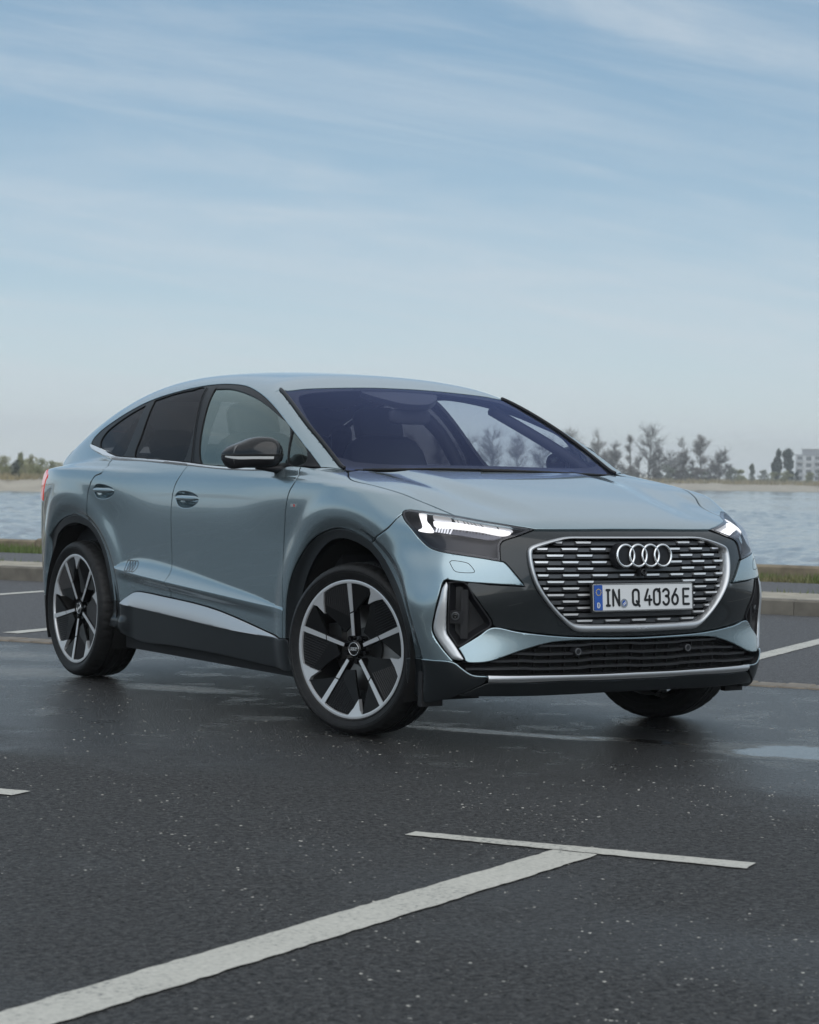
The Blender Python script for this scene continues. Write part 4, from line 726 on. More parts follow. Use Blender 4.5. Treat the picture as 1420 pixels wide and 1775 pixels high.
for i in range(rows):
    z = zt-.014-(zt-zb_-.026)*i/(rows-1)
    a, b = span(fri, z); a += .004; b -= .004
    us = np.linspace(a, b, 24); V, F_ = bar('front', us, z-.0115, z+.0035, -.04, -.017); mk('grille_slat', V, F_, 'grille_grey', gr)
    p0 = .068*(i % 2); k0 = -6
    for k in range(-6, 7):
        c0 = (k*.136+p0)/1.2*1.15; u0, u1 = c0-.036, c0+.036
        u0, u1 = max(u0, a+.004), min(u1, b-.004)
        if u1-u0 < .02: continue
        if .545 < z < .69 and abs(c0) < .235: continue
        if z > .725 and abs(c0) < .135: continue
        V, F_ = bar('front', np.linspace(u0, u1, 4), z-.0035, z+.0040, -.02, -.010, .004); mk('grille_insert', V, F_, 'bright_trim', gr)
        V, F_ = bar('front', np.linspace(u0-.004, u1+.004, 4), z-.0125, z-.0045, -.03, -.0145, .004); mk('grille_tab', V, F_, 'satin_black', gr)
# emblem
em = empty('emblem', (0, 0, 0), car)
def torus(c, Rr, rr, ax='y', n=40, m_=8, squash=1., wid=1.):
    V = []; F_ = []
    for i in range(n):
        t = 2*math.pi*i/n
        for j in range(m_):
            s = 2*math.pi*j/m_; r_ = Rr+rr*math.cos(s); d = rr*squash*math.sin(s)
            if ax == 'y': V.append((c[0]+r_*math.cos(t)*wid, c[1]+d, c[2]+r_*math.sin(t)))
            else: V.append((c[0]+d, c[1]+r_*math.cos(t)*wid, c[2]+r_*math.sin(t)))
    for i in range(n):
        for j in range(m_): F_.append((i*m_+j, ((i+1) % n)*m_+j, ((i+1) % n)*m_+(j+1) % m_, i*m_+(j+1) % m_))
    return V, F_
tilt = Matrix.Rotation(-.09, 4, 'X')
def placed(o, loc, mtx=tilt): o.matrix_local = Matrix.Translation(loc) @ mtx; return o
for k in range(4):
    V, F_ = torus(((k-1.5)*.0645, -.006, 0), .0438, .0052); placed(mk('ring', V, F_, 'chrome', em, True), (0, -.849, .785))
    mb = MB(); n = 36; mb.add([((k-1.5)*.0645, 0, 0)]+[((k-1.5)*.0645+.0520*math.cos(2*math.pi*i/n), .004*k*0, .0520*math.sin(2*math.pi*i/n)) for i in range(n)]+[((k-1.5)*.0645+.0545*math.cos(2*math.pi*i/n), .03, .0545*math.sin(2*math.pi*i/n)) for i in range(n)],
        [(0, 1+(i+1) % n, 1+i) for i in range(n)]+[(1+i, 1+(i+1) % n, 1+n+(i+1) % n, 1+n+i) for i in range(n)])
    placed(mb.build('emblem_backing', 'satin_black', em), (0, -.848+.0004*k, .785))
V, F_ = torus((0, 0, 0), .011, .004, n=20); placed(mk('camera_lens', V, F_, 'gloss_black', gr, True), (0, -.853, .718))
mb = MB().box((0, .012, 0), (.034, .024, .03)); placed(mb.build('camera_housing', 'satin_black', gr), (0, -.851, .718))
# ---- number plate
pl = empty('number_plate', (0, 0, 0), car); PLT = Matrix.Translation((0, -.856, .617)) @ Matrix.Rotation(-.07, 4, 'X')
def rbox(w_, h_, y0, y1, r_=.008):
    pts = []
    for cx, cz, a0 in ((w_/2-r_, h_/2-r_, 0), (-w_/2+r_, h_/2-r_, 90), (-w_/2+r_, -h_/2+r_, 180), (w_/2-r_, -h_/2+r_, 270)):
        for k in range(5): t = R(a0+22.5*k); pts.append((cx+r_*math.cos(t), cz+r_*math.sin(t)))
    n = len(pts); V = [(x, y0, z) for x, z in pts]+[(x, y1, z) for x, z in pts]
    return V, [tuple(range(n)), tuple(range(2*n-1, n-1, -1))]+[(i, n+i, n+(i+1) % n, (i+1) % n) for i in range(n)]
def onp(name, V, F_, m): o = mk(name, V, F_, m, pl); o.matrix_local = PLT; return o
onp('plate_holder', *rbox(.532, .122, .002, .014), 'plate_black'); onp('plate_sheet', *rbox(.520, .110, -.001, .004), 'plate_white')
mb = MB(); zz = .0535
for s_ in (1, -1): mb.box((0, -.0015, s_*.0525), (.512, .001, .0022)); mb.box((s_*.2575, -.0015, 0), (.0022, .001, .102))
onp('plate_rim', mb.V, mb.F, 'plate_black')
V, F_ = rbox(.042, .101, -.0022, .001, .003); onp('euro_band', [(x-.2345, y, z) for x, y, z in V], F_, 'plate_blue')
def strokes(paths, wd, y=-.003, d=.0015):
    """mono-line lettering: thick poly-lines with round joints"""
    mb = MB()
    for pth in paths:
        for (x0, z0), (x1, z1) in zip(pth[:-1], pth[1:]):
            L_ = math.hypot(x1-x0, z1-z0) or 1e-6; nx, nz = -(z1-z0)/L_*wd/2, (x1-x0)/L_*wd/2
            q = [(x0+nx, z0+nz), (x1+nx, z1+nz), (x1-nx, z1-nz), (x0-nx, z0-nz)]
            mb.add([(a, y, b) for a, b in q]+[(a, y+d, b) for a, b in q], [(0, 1, 2, 3), (0, 4, 5, 1), (1, 5, 6, 2), (2, 6, 7, 3), (3, 7, 4, 0)])
        for x, z in pth:
            n = 10; mb.add([(x+wd/2*math.cos(2*math.pi*i/n), y-.0002, z+wd/2*math.sin(2*math.pi*i/n)) for i in range(n)], [tuple(range(n))])
    return mb
def arc(cx, cz, rx, rz, a0, a1, n=8): return [(cx+rx*math.cos(R(a0+(a1-a0)*i/n)), cz+rz*math.sin(R(a0+(a1-a0)*i/n))) for i in range(n+1)]
gw, gh = .031, .0625     # glyph box (centre lines)
def rr(x0, x1, z0, z1, r_): return arc(x1-r_, z1-r_, r_, r_, 0, 90, 4)+arc(x0+r_, z1-r_, r_, r_, 90, 180, 4)+arc(x0+r_, z0+r_, r_, r_, 180, 270, 4)+arc(x1-r_, z0+r_, r_, r_, 270, 360, 4)+[(x1, z1-r_)]
GL = {
 'I': [[(0, 0), (0, gh)], [(-.008, gh), (.008, gh)], [(-.008, 0), (.008, 0)]],
 'N': [[(0, 0), (0, gh), (gw, 0), (gw, gh)]],
 'Q': [rr(0, gw, 0, gh, .014), [(gw*.6, .016), (gw*1.1, -.004)]],
 '4': [[(gw*.55, gh), (0, .020), (gw*1.1, .020)], [(gw*.78, .036), (gw*.78, 0)]],
 '0': [rr(0, gw, 0, gh, .014), [(gw*.70, gh*.88), (gw*.98, gh*1.02)]],
 '3': [[(0, gh*.86)]+arc(gw*.5, gh-.016, gw*.5, .016, 150, -60, 10)+[(gw*.45, gh*.55)], [(gw*.45, gh*.55)]+arc(gw*.5, .018, gw*.52, .019, 70, -155, 12)],
 '6': [[(gw*.72, gh)]+[(gw*.2, gh*.55), (0, gh*.32)]+arc(gw*.5, .020, gw*.5, .020, 180, 540, 16)],
 'E': [[(gw*.95, gh), (0, gh), (0, 0), (gw*.95, 0)], [(0, gh*.5), (gw*.8, gh*.5)]],
 'D': [[(0, 0), (0, gh), (gw*.45, gh)]+arc(gw*.45, gh*.5, gw*.5, gh*.5, 90, -90, 10)+[(0, 0)]]}
for ch_, x in (('I', -.186), ('N', -.160), ('Q', -.058), ('4', .004), ('0', .052), ('3', .100), ('6', .148), ('E', .208)):
    mb = strokes([[(x+a, b-gh/2-.001) for a, b in p] for p in GL[ch_]], .0098); onp('plate_character', mb.V, mb.F, 'plate_black')
mb = strokes([[(-.2405+a*.36, b*.30-.040) for a, b in p] for p in GL['D']], .0042, y=-.0045); onp('country_letter', mb.V, mb.F, 'plate_white')
mb = MB()
for k in range(12):
    a = R(30*k); cx, cz = -.2345+.0125*math.cos(a), .022+.0125*math.sin(a); n = 5
    mb.add([(cx+.0024*math.cos(R(90+72*i)), -.0036, cz+.0024*math.sin(R(90+72*i))) for i in range(5)], [(0, 1, 2, 3, 4)])
onp('star_ring', mb.V, mb.F, 'yellow')
for nm, cz, rad, mm in (('inspection_seal', .028, .0, 'seal_grey'), ('registration_seal', -.024, .0185, 'seal_grey')):
    if not rad: continue
    n = 28; V = [(-.1045+rad*math.cos(2*math.pi*i/n), -.0035, cz+rad*math.sin(2*math.pi*i/n)) for i in range(n)]; onp(nm, V, [tuple(range(n))], mm)
    V = [(-.1045+rad*.55*math.cos(2*math.pi*i/n), -.0042, cz+rad*.65*math.sin(2*math.pi*i/n)) for i in range(n)]; onp('seal_crest', V, [tuple(range(n))], 'plate_blue')
    mb = strokes([[(-.1105, cz-.004), (-.0985, cz+.006)], [(-.1085, cz-.009), (-.0965, cz+.001)]], .003, y=-.005); onp('seal_mark', mb.V, mb.F, 'plate_white')
# ---- headlights
for s_ in (1, -1):
    M = np.array([s_, 1, 1])
    hq = loop_of('front', [(SEG[k]*M).tolist() for k in HL], .010)
    hl = panel('headlight', None, 'front', 'lamp_dark', car, loop=hq, off=-.050, depth=0, gap=.001, res=.03, bevel=False); wall_of('lamp_wall', hq, -.004, -.050, 'lamp_dark', hl)
    panel('lamp_border', None, 'front', 'gloss_black', hl, loop=hq, holes=[inset(hq, .010)], off=-.004, depth=0, gap=.0012, res=.02)
    panel('lamp_lens', None, 'front', 'lens', hl, loop=hq, off=-.001, depth=0, gap=.0012, res=.012)
    def lamp(nm, k, mm, off=-.020, depth=.006): panel(nm, None, 'front', mm, hl, loop=loop_of('front', [(SEG[k]*M).tolist()+(SEG[k]*M).tolist()[:1]], .008), off=off, depth=depth, gap=0, res=.02, bevel=False)
    lamp('light_signature', 'led_y', 'led'); lamp('light_bar', 'led_bar', 'led', -.022); 
    for k in ('led_b1', 'led_b2', 'led_b3'): lamp('light_segment', k, 'led_mid', -.024)
    lamp('lamp_ledge', 'led_low', 'lamp_grey', -.030)
    def fins(A, B_, n, f0, f1, mm, nm, off):
        A = cat_rom(np.array(A)*M, .004); B_ = cat_rom(np.array(B_)*M, .004)
        for i in range(n):
            t = f0+(f1-f0)*i/(n-1); a = A[int(t*(len(A)-1))]; b = B_[int(t*(len(B_)-1))]; ua, ub = inv('front', a)[0], inv('front', b)[0]; wd = .0035*s_
            q = np.array([ua+[-wd, 0], ua+[wd, 0], ub+[wd, 0], ub+[-wd, 0]]); P1 = lift('front', q, off); P2 = lift('front', q, off-.01)
            mk(nm, np.vstack([P1, P2]), [(0, 1, 2, 3), (0, 4, 5, 1), (1, 5, 6, 2), (2, 6, 7, 3), (3, 7, 4, 0)], mm, hl)
    top_a = [(-.792, -.50, .936), (-.70, -.57, .919), (-.60, -.66, .900)]; top_b = [(-.80, -.53, .914), (-.69, -.62, .899), (-.59, -.70, .881)]
    fins(top_a, top_b, 9, .28, .72, 'led_dim', 'lamp_fin', -.022)
    low_a = [(-.822, -.545, .893), (-.75, -.61, .884), (-.66, -.68, .872), (-.60, -.712, .861)]; low_b = [(-.83, -.55, .871), (-.75, -.628, .858), (-.66, -.69, .846), (-.615, -.71, .850)]
    fins(low_a, low_b, 6, .02, .24, 'led_dim', 'lamp_fin', -.026); fins(low_a, low_b, 15, .30, .98, 'lamp_grey', 'lamp_fin', -.028)
# ---- side intakes, blades, lower grille, lip
for s_ in (1, -1):
    M = np.array([s_, 1, 1])
    iq = loop_of('front', [(SEG['intake']*M).tolist()+(SEG['intake']*M).tolist()[:1]], .010)
    it = panel('side_intake', None, 'front', 'satin_black', car, loop=inset(iq, .024), off=-.060, depth=0, gap=0, res=.02)
    # sloped walls of the pocket
    A_ = lift('front', iq, -.006); B_ = lift('front', inset(iq, .0245), -.059); n = len(iq)
    mk('intake_wall', np.vstack([A_, B_]), [(i, (i+1) % n, n+(i+1) % n, n+i) for i in range(n)], 'satin_black', it, True, None, 35)
    rim_o = iq; panel('intake_rim', None, 'front', 'satin_black', it, loop=iq, holes=[inset(iq, .006)], off=-.003, depth=.012, gap=.0005, res=.01)
    cu, cv_ = inv('front', SEG['fogsens'][0]*M)[0]
    V, F_ = bar('front', np.array([cu-.006*s_-.028, cu-.006*s_+.022]), cv_-.030, cv_+.022, -.07, -.022); mk('sensor_block', V, F_, 'satin_black', it)
    V, F_ = bar('front', np.array([cu-.036*s_-.013, cu-.036*s_+.013]), cv_-.09, cv_+.105, -.07, -.026); mk('intake_post', V, F_, 'satin_black', it)
    P = lift('front', [(cu-.004*s_, cv_)], -.020)[0]; nn = grad(P[None])[0]; rotq = Vector(nn).to_track_quat('-Y', 'Z').to_matrix().to_4x4()
    V, F_ = torus((0, 0, 0), .0135, .0035, n=24); o = mk('sensor_ring', V, F_, 'grille_grey', it, True); o.matrix_local = Matrix.Translation(P) @ rotq
    V, F_ = torus((0, 0, 0), .006, .006, n=20); o = mk('sensor_lens', V, F_, 'gloss_black', it, True); o.matrix_local = Matrix.Translation(P) @ rotq
    bq = loop_of('front', [(SEG['blade']*M).tolist()+(SEG['blade']*M).tolist()[:1]], .008)
    cen_u = inv('front', np.array([(-.838, -.63, .52)])*M)[0][0]
    def blade_relief(V):
        d = np.sqrt(((V[:, None]-bq[None])**2).sum(-1).min(1)); return .006*sst(0, .012, d)
    panel('bumper_blade', None, 'front', 'satin_silver', car, loop=bq, off=-.004, depth=.03, gap=.0015, res=.007, relief=blade_relief)
lq = loop_of('front', ['low_top', 'low_bot'], .012, sym=True)
lg = panel('lower_grille', None, 'front', 'void', car, loop=lq, off=-.06, depth=0, gap=-.001, res=.04, bevel=False); wall_of('opening_wall', lq, -.004, -.060, 'matt_black', lg)
for z in (.425, .391, .362, .332):
    a, b = span(lq, z); a += .012; b -= .012; us = np.linspace(a, b, 60)
    wob = .0035*np.sign(np.sin(us*19))*0
    zz = z+.0022*np.clip(np.sin(us*13)*3, -1, 1)
    rows_ = [lift('front', np.stack([us, zz+dz], -1), o_) for dz, o_ in ((-.006, -.055), (-.0045, -.020), (.0045, -.016), (.006, -.055))]
    n = len(us); mk('lower_slat', np.vstack(rows_), [(k*n+i, k*n+i+1, (k+1)*n+i+1, (k+1)*n+i) for k in range(3) for i in range(n-1)], 'grille_grey', lg, True, None, 30)
for k in range(-9, 10):
    u0 = k*.066; 
    if abs(u0) > .56: continue
    a = np.interp(abs(u0), [0, .36, .6], [.438, .434, .375]); V, F_ = bar('front', np.array([u0-.002, u0+.002]), .312, a, -.059, -.040); mk('grille_post', V, F_, 'matt_black', lg)
for x in (-.301, .281):
    P = lift('front', inv('front', [(x, -.83, .398)]), -.006)[0]
    V, F_ = torus((0, 0, 0), .0125, .0035, n=24); placed(mk('parking_sensor', V, F_, 'grille_grey', lg, True), P, Matrix.Identity(4))
    mb = MB(); n = 24; mb.add([(.013*math.cos(2*math.pi*i/n), -.002, .013*math.sin(2*math.pi*i/n)) for i in range(n)]+[(.022*math.cos(2*math.pi*i/n), .03, .022*math.sin(2*math.pi*i/n)) for i in range(n)], [tuple(range(n))]+[(i, (i+1) % n, n+(i+1) % n, n+i) for i in range(n)])
    placed(mb.build('sensor_cup', 'satin_black', lg), P, Matrix.Identity(4))
def skid_relief(V): return .006*(1-np.clip(np.abs(V[:, 1]-.2955)/.012, 0, 1))
panel('skid_trim', ['skid_top', [seg('skid_top')[-1], seg('skid_bot')[0]], 'skid_bot'], 'front', 'satin_silver', car, sym=True, off=.004, res=.006, depth=.03, relief=skid_relief)
panel('front_chin', ['skid_bot'and seg('skid_bot')[::-1], [seg('skid_bot')[0], (-.70, -.728, .272), seg('chin_bot')[0]], 'chin_bot'], 'front', 'cladding', car, sym=True, off=-.004, res=.018, depth=.05)
panel('bumper_wing', [RAW['wing'].tolist()+RAW['wing'].tolist()[:1]], 'front', 'cladding', car, both=True, off=.002, res=.014, depth=.04)
wl = SEG['wing'][1:7]; 
# ---- arch mouldings, sills
for key, c0, segs_ in (('front_arch_trim', (0., .372), [RAW['arch_f_front'][::-1], RAW['arch_f_rear'][1:]]), ('rear_arch_trim', (2.764, .368), [np.vstack([[(-.87, 3.20, .62), (-.865, 3.245, .50), (-.86, 3.262, .38)][::-1], RAW['arch_r_rear'][::-1]]), RAW['arch_r_front'][1:]])):
    A_ = cat_rom(inv('side', np.vstack(segs_)), .012); d = A_-np.array(c0); r_ = np.linalg.norm(d, axis=1, keepdims=True)
    B_ = np.array(c0)+d/r_*np.minimum(r_-.040, .462)
    panel(key, None, 'side', 'cladding', car, loop=np.vstack([A_, B_[::-1]]), both=True, off=-.002, depth=.06, gap=.001, res=.014)
sb = SEG['sill_bot']; ST_ = cat_rom(inv('side', np.vstack([SEG['sill_f'][::-1], SEG['sill_r'][::-1][1:]])), .01); ST_ = ST_[np.argsort(ST_[:, 0])]; STY, STZ = ST_.T
panel('sill_insert', ['sill_r' and seg('sill_r', 1, None), 'sill_f', '-silver_bot'], 'side', 'satin_silver', car, both=True, off=.006, res=.014, depth=.03, relief=lambda V: 0.024*(1-(1-np.clip((np.interp(V[:, 0], STY, STZ)-V[:, 1])/.1, 0, 1))**2))
panel('sill', [seg('sill_r', 0, 2), 'silver_bot', [seg('silver_bot')[-1], seg('door_f')[0], (-.883, .525, .362), (-.87, .515, .28), sb[-1].tolist()], '-sill_bot', [sb[0].tolist(), (-.861, 2.365, .36), seg('sill_r')[0]]], 'side', 'cladding', car, both=True, off=.004, res=.016, depth=.06, relief=lambda V: .010*sst(.30, .36, V[:, 1])*0+.012*sst(2.12, 2.2, V[:, 0])*(1-sst(.33, .36, V[:, 1]))*sst(.27, .30, V[:, 1]))
# ---- glass
wq_half = ['ws_top', 'ws_side', [seg('ws_side')[-1], (-.735, .262, 1.10), (-.70, .245, 1.1)], [(a, .306-.18*(.55-a*a)-.02, 1.1) for a in (-.70, -.5, -.25, 0)]]
wq = loop_of('top', wq_half, .014, sym=True)
ws_o = panel('windscreen', None, 'top', 'windscreen', car, loop=wq, off=-.002, gap=.004, depth=0, res=.022)
vis = [[(0, 1.035, 1.5), (-.35, 1.015, 1.5), (-.55, .985, 1.46), (-.59, .955, 1.45), (-.685, .66, 1.3), (-.715, .46, 1.2), (-.715, .40, 1.16), (-.68, .365, 1.15), (-.5, .305, 1.14), (-.25, .272, 1.14), (0, .262, 1.14)]]
panel('windscreen_border', None, 'top', 'matt_black', ws_o, loop=wq, holes=[loop_of('top', vis, .014, sym=True)], off=-.007, gap=.005, depth=0, res=.03)
cam_t = [[(0, 1.045, 1.5), (-.215, 1.03, 1.5), (-.10, .895, 1.45), (-.03, .87, 1.44), (0, .87, 1.44)]]
panel('camera_cover', cam_t, 'top', 'satin_black', ws_o, sym=True, off=-.011, gap=0, depth=.03, res=.03)
for s_ in (1, -1):    # seal strips along the pillars
    A_ = cat_rom(SEG['ws_side']*np.array([s_, 1, 1]), .02); P = lift('top', A_[:, :2]+np.array([-.012*s_*-1, 0])*0, .002)
    MB().tube(P+np.array([.006*s_, 0, .002]), .0085, 8).build('pillar_seal', 'satin_black', ws_o, True)
mb = MB().tube([(.62, .24, 1.112), (.2, .19, 1.122), (-.1, .175, 1.124)], .006); mb.build('wiper', 'matt_black', ws_o, True); MB().tube([(.1, .195, 1.126), (-.3, .205, 1.126), (-.66, .27, 1.116)], .005).build('wiper', 'matt_black', ws_o, True)
cow = [[(a, .306-.18*(.55-a*a)-.045, 1.1) for a in (0, -.25, -.5, -.70)], [(-.70, .233, 1.1), (-.745, .25, 1.1), (-.75, .285, 1.1), (-.72, .285, 1.1)], [(a, .306-.18*(.55-a*a)+.02, 1.1) for a in (-.70, -.5, -.25, 0)]]
panel('cowl', cow, 'top', 'matt_black', car, sym=True, off=-.018, depth=.05, gap=0, res=.04, bevel=False)
G_ = {k: loop_of('side', [SEG[k].tolist()+SEG[k].tolist()[:1]], .012) for k in ('gl_front', 'gl_sail', 'gl_rear', 'gl_quarter')}
dlo = loop_of('side', ['dlo_top', [seg('dlo_top')[-1], seg('fend_top')[0], seg('belt_f')[1], seg('chrome_top')[-1]], '-chrome_top'], .012)
fr_ = panel('window_frame', None, 'side', 'window_black', car, loop=dlo, holes=list(G_.values()), both=True, off=-.004, depth=.02, gap=.001, res=.016)
for k, nm, mm in (('gl_front', 'front_window', 'side_glass'), ('gl_sail', 'corner_window', 'side_glass'), ('gl_rear', 'rear_side_window', 'privacy_glass'), ('gl_quarter', 'quarter_window', 'privacy_glass')):
    panel(nm, None, 'side', mm, car, loop=G_[k], both=True, off=-.010, depth=0, gap=-.002, res=.03)
CT_ = cat_rom(inv('side', SEG['chrome_top']), .01); CT_ = CT_[np.argsort(CT_[:, 0])]; CTY, CTZ = CT_.T
panel('belt_trim', ['chrome_top', [seg('chrome_top')[-1], (-.862, .652, 1.113)], seg('belt_f')[2:], 'belt_r', 'belt_q', [seg('belt_q')[-1], seg('chrome_top')[0]]], 'side', 'chrome', car, both=True, off=.001, depth=.014, gap=.0008, res=.008, relief=lambda V: .011*sst(0, .022, np.interp(V[:, 0], CTY, CTZ)-V[:, 1]))
# raised pillar strips on the frame
mb1 = None
for pts in ([(1.79, 1.512), (1.69, 1.38), (1.60, 1.25), (1.535, 1.14)],):
    for s_ in (1, -1):
        A_ = cat_rom(pts, .03); P = lift('side', A_, .0005)*np.array([s_, 1, 1]); MB().tube(P, .0022, 6).build('pillar_gap', 'void', car, True)
# ---- door handles, badge, decal, washer cover
for k, loopq, b0, b1 in (('handle_f', hf, 1.352, 1.592), ('handle_r', hr, 2.246, 2.462)):
    cz0 = loopq[:, 1].mean(); 
    for s_ in (1, -1):
        M = np.array([s_, 1, 1]); dh = empty('door_handle', (0, 0, 0), car); n = len(loopq)
        rings_ = [(0., -.001), (.004, -.012), (.012, -.030), (.022, -.036)]
        Vs = [lift('side', inset(loopq, a), o_) for a, o_ in rings_]; F_ = [(r_*n+i, r_*n+(i+1) % n, (r_+1)*n+(i+1) % n, (r_+1)*n+i) for r_ in range(3) for i in range(n)]+[tuple(3*n+i for i in range(n))]
        mk('handle_cup', np.vstack(Vs)*M, F_, 'paint', dh, True)
        us = np.linspace(b0, b1, 26); tt = np.linspace(-1, 1, 26); hgt = .0135*np.sqrt(np.clip(1-tt**4, .06, 1)); zz = cz0+.006+.008*(tt-0)*0; rowsV = []
        for ang in np.linspace(0, 2*math.pi, 12, endpoint=False):
            o_ = .004+.010*np.cos(ang)-.012*np.abs(tt)**6; rowsV.append(np.stack([us, zz+hgt*np.sin(ang)], -1)); 
            P = lift('side', rowsV[-1], 0.); P = P+np.array([-1, 0, 0])*o_[:, None]; rowsV[-1] = P
        V = np.vstack(rowsV)*M; nn_ = 26; F_ = [(a*nn_+i, a*nn_+i+1, ((a+1) % 12)*nn_+i+1, ((a+1) % 12)*nn_+i) for a in range(12) for i in range(nn_-1)]+[tuple(a*nn_ for a in range(12)), tuple(a*nn_+nn_-1 for a in range(11, -1, -1))]
        mk('handle_bar', V, F_, 'paint', dh, True)
for s_ in (1, -1):
    M = np.array([s_, 1, 1])
    for k in range(4):
        cy0 = 2.071+(k-1.5)*.031; us = [(cy0+r_*math.cos(t)*.9, .617+r_*math.sin(t)) for r_ in (.0245, .0305) for t in np.linspace(0, 2*math.pi, 28, endpoint=False)]
        V = lift('side', us, .0008+.0002*k)*M; mk('ring_decal', V, [(i, (i+1) % 28, 28+(i+1) % 28, 28+i) for i in range(28)], 'mask', car)
    V, F_ = bar('side', np.linspace(.389, .436, 3), .9495, .9625, -.002, .003); o = mk('fender_badge', V*M, F_, 'chrome', car)
    V, F_ = bar('side', np.linspace(.396, .408, 3), .9505, .9615, .001, .0036); mk('badge_stripe', V*M, F_, 'red', o)
    wq2 = loop_of('front', [(SEG['washer']*M).tolist()+(SEG['washer']*M).tolist()[:1]], .006)
    panel('washer_cover', None, 'front', 'void', car, loop=wq2, holes=[inset(wq2, .0022)], off=.0006, depth=0, gap=0, res=.012)
# sharp line along the lip of the bumper wing
for s_ in (1, -1):
    P = lift('front', inv('front', cat_rom(SEG['wing'][1:7]*np.array([s_, 1, 1]), .015)), .003); MB().tube(P, .0035, 6).build('wing_edge', 'paint', car, True)
# maker's lettering pressed into the lower frame (reads mirrored, as in the photograph)
fc = bpy.data.curves.new('frame_lettering', 'FONT'); fc.body = 'e-tron'; fc.size = .022; fc.extrude = .0012; fc.align_x = 'CENTER'; fc.align_y = 'CENTER'; fc.offset = .0006
to = bpy.data.objects.new('tmp', fc); col.objects.link(to); dg = bpy.context.evaluated_depsgraph_get(); me = bpy.data.meshes.new_from_object(to.evaluated_get(dg)); bpy.data.objects.remove(to)
me.materials.append(MAT['satin_silver']); o = bpy.data.objects.new('frame_lettering', me); link(o, gr); P = lift('front', inv('front', [(0, -.85, .4905)]), .013)[0]
o.matrix_local = Matrix.Translation(P) @ Matrix.Rotation(R(88), 4, 'X') @ Matrix.Diagonal((-1.25, .8, 1, 1))
# ---------------------------------------------------------------- wheels
RSC = [1.0]
def wp(r_, th, w_): r_ *= RSC[0]; return (-w_, -r_*math.sin(th), r_*math.cos(th))     # th clockwise from the top seen from outside; w_ outwards
def lathe(prof, n=96, mod=None, closed=False):
    V = []; F_ = []; k = len(prof)
    for i in range(n):
        t = 2*math.pi*i/n
        for j, (r_, w_) in enumerate(prof): V.append(wp(r_+(mod(i, j) if mod else 0), t, w_))
    for i in range(n):
        for j in range(k-1+closed): a, b = i*k+j, i*k+(j+1) % k; c, d = ((i+1) % n)*k+(j+1) % k, ((i+1) % n)*k+j; F_.append((a, d, c, b))
    return V, F_
def plate2(poly, w0, w1, mb):
    """prism from (r, deg) corners between depths"""
    n = len(poly); V = [wp(r_, R(t), w0(r_)) for r_, t in poly]+[wp(r_, R(t), w0(r_)-w1) for r_, t in poly]
    mb.add(V, [tuple(range(n)), tuple(range(2*n-1, n-1, -1))]+[(i, n+i, n+(i+1) % n, (i+1) % n) for i in range(n)])
def pol(x, h): return (math.hypot(x, h), math.degrees(math.atan2(x, h)))   # spoke frame: h along the spoke, x clockwise
def face(r_): return .066+.022*(r_/.27)**1.5
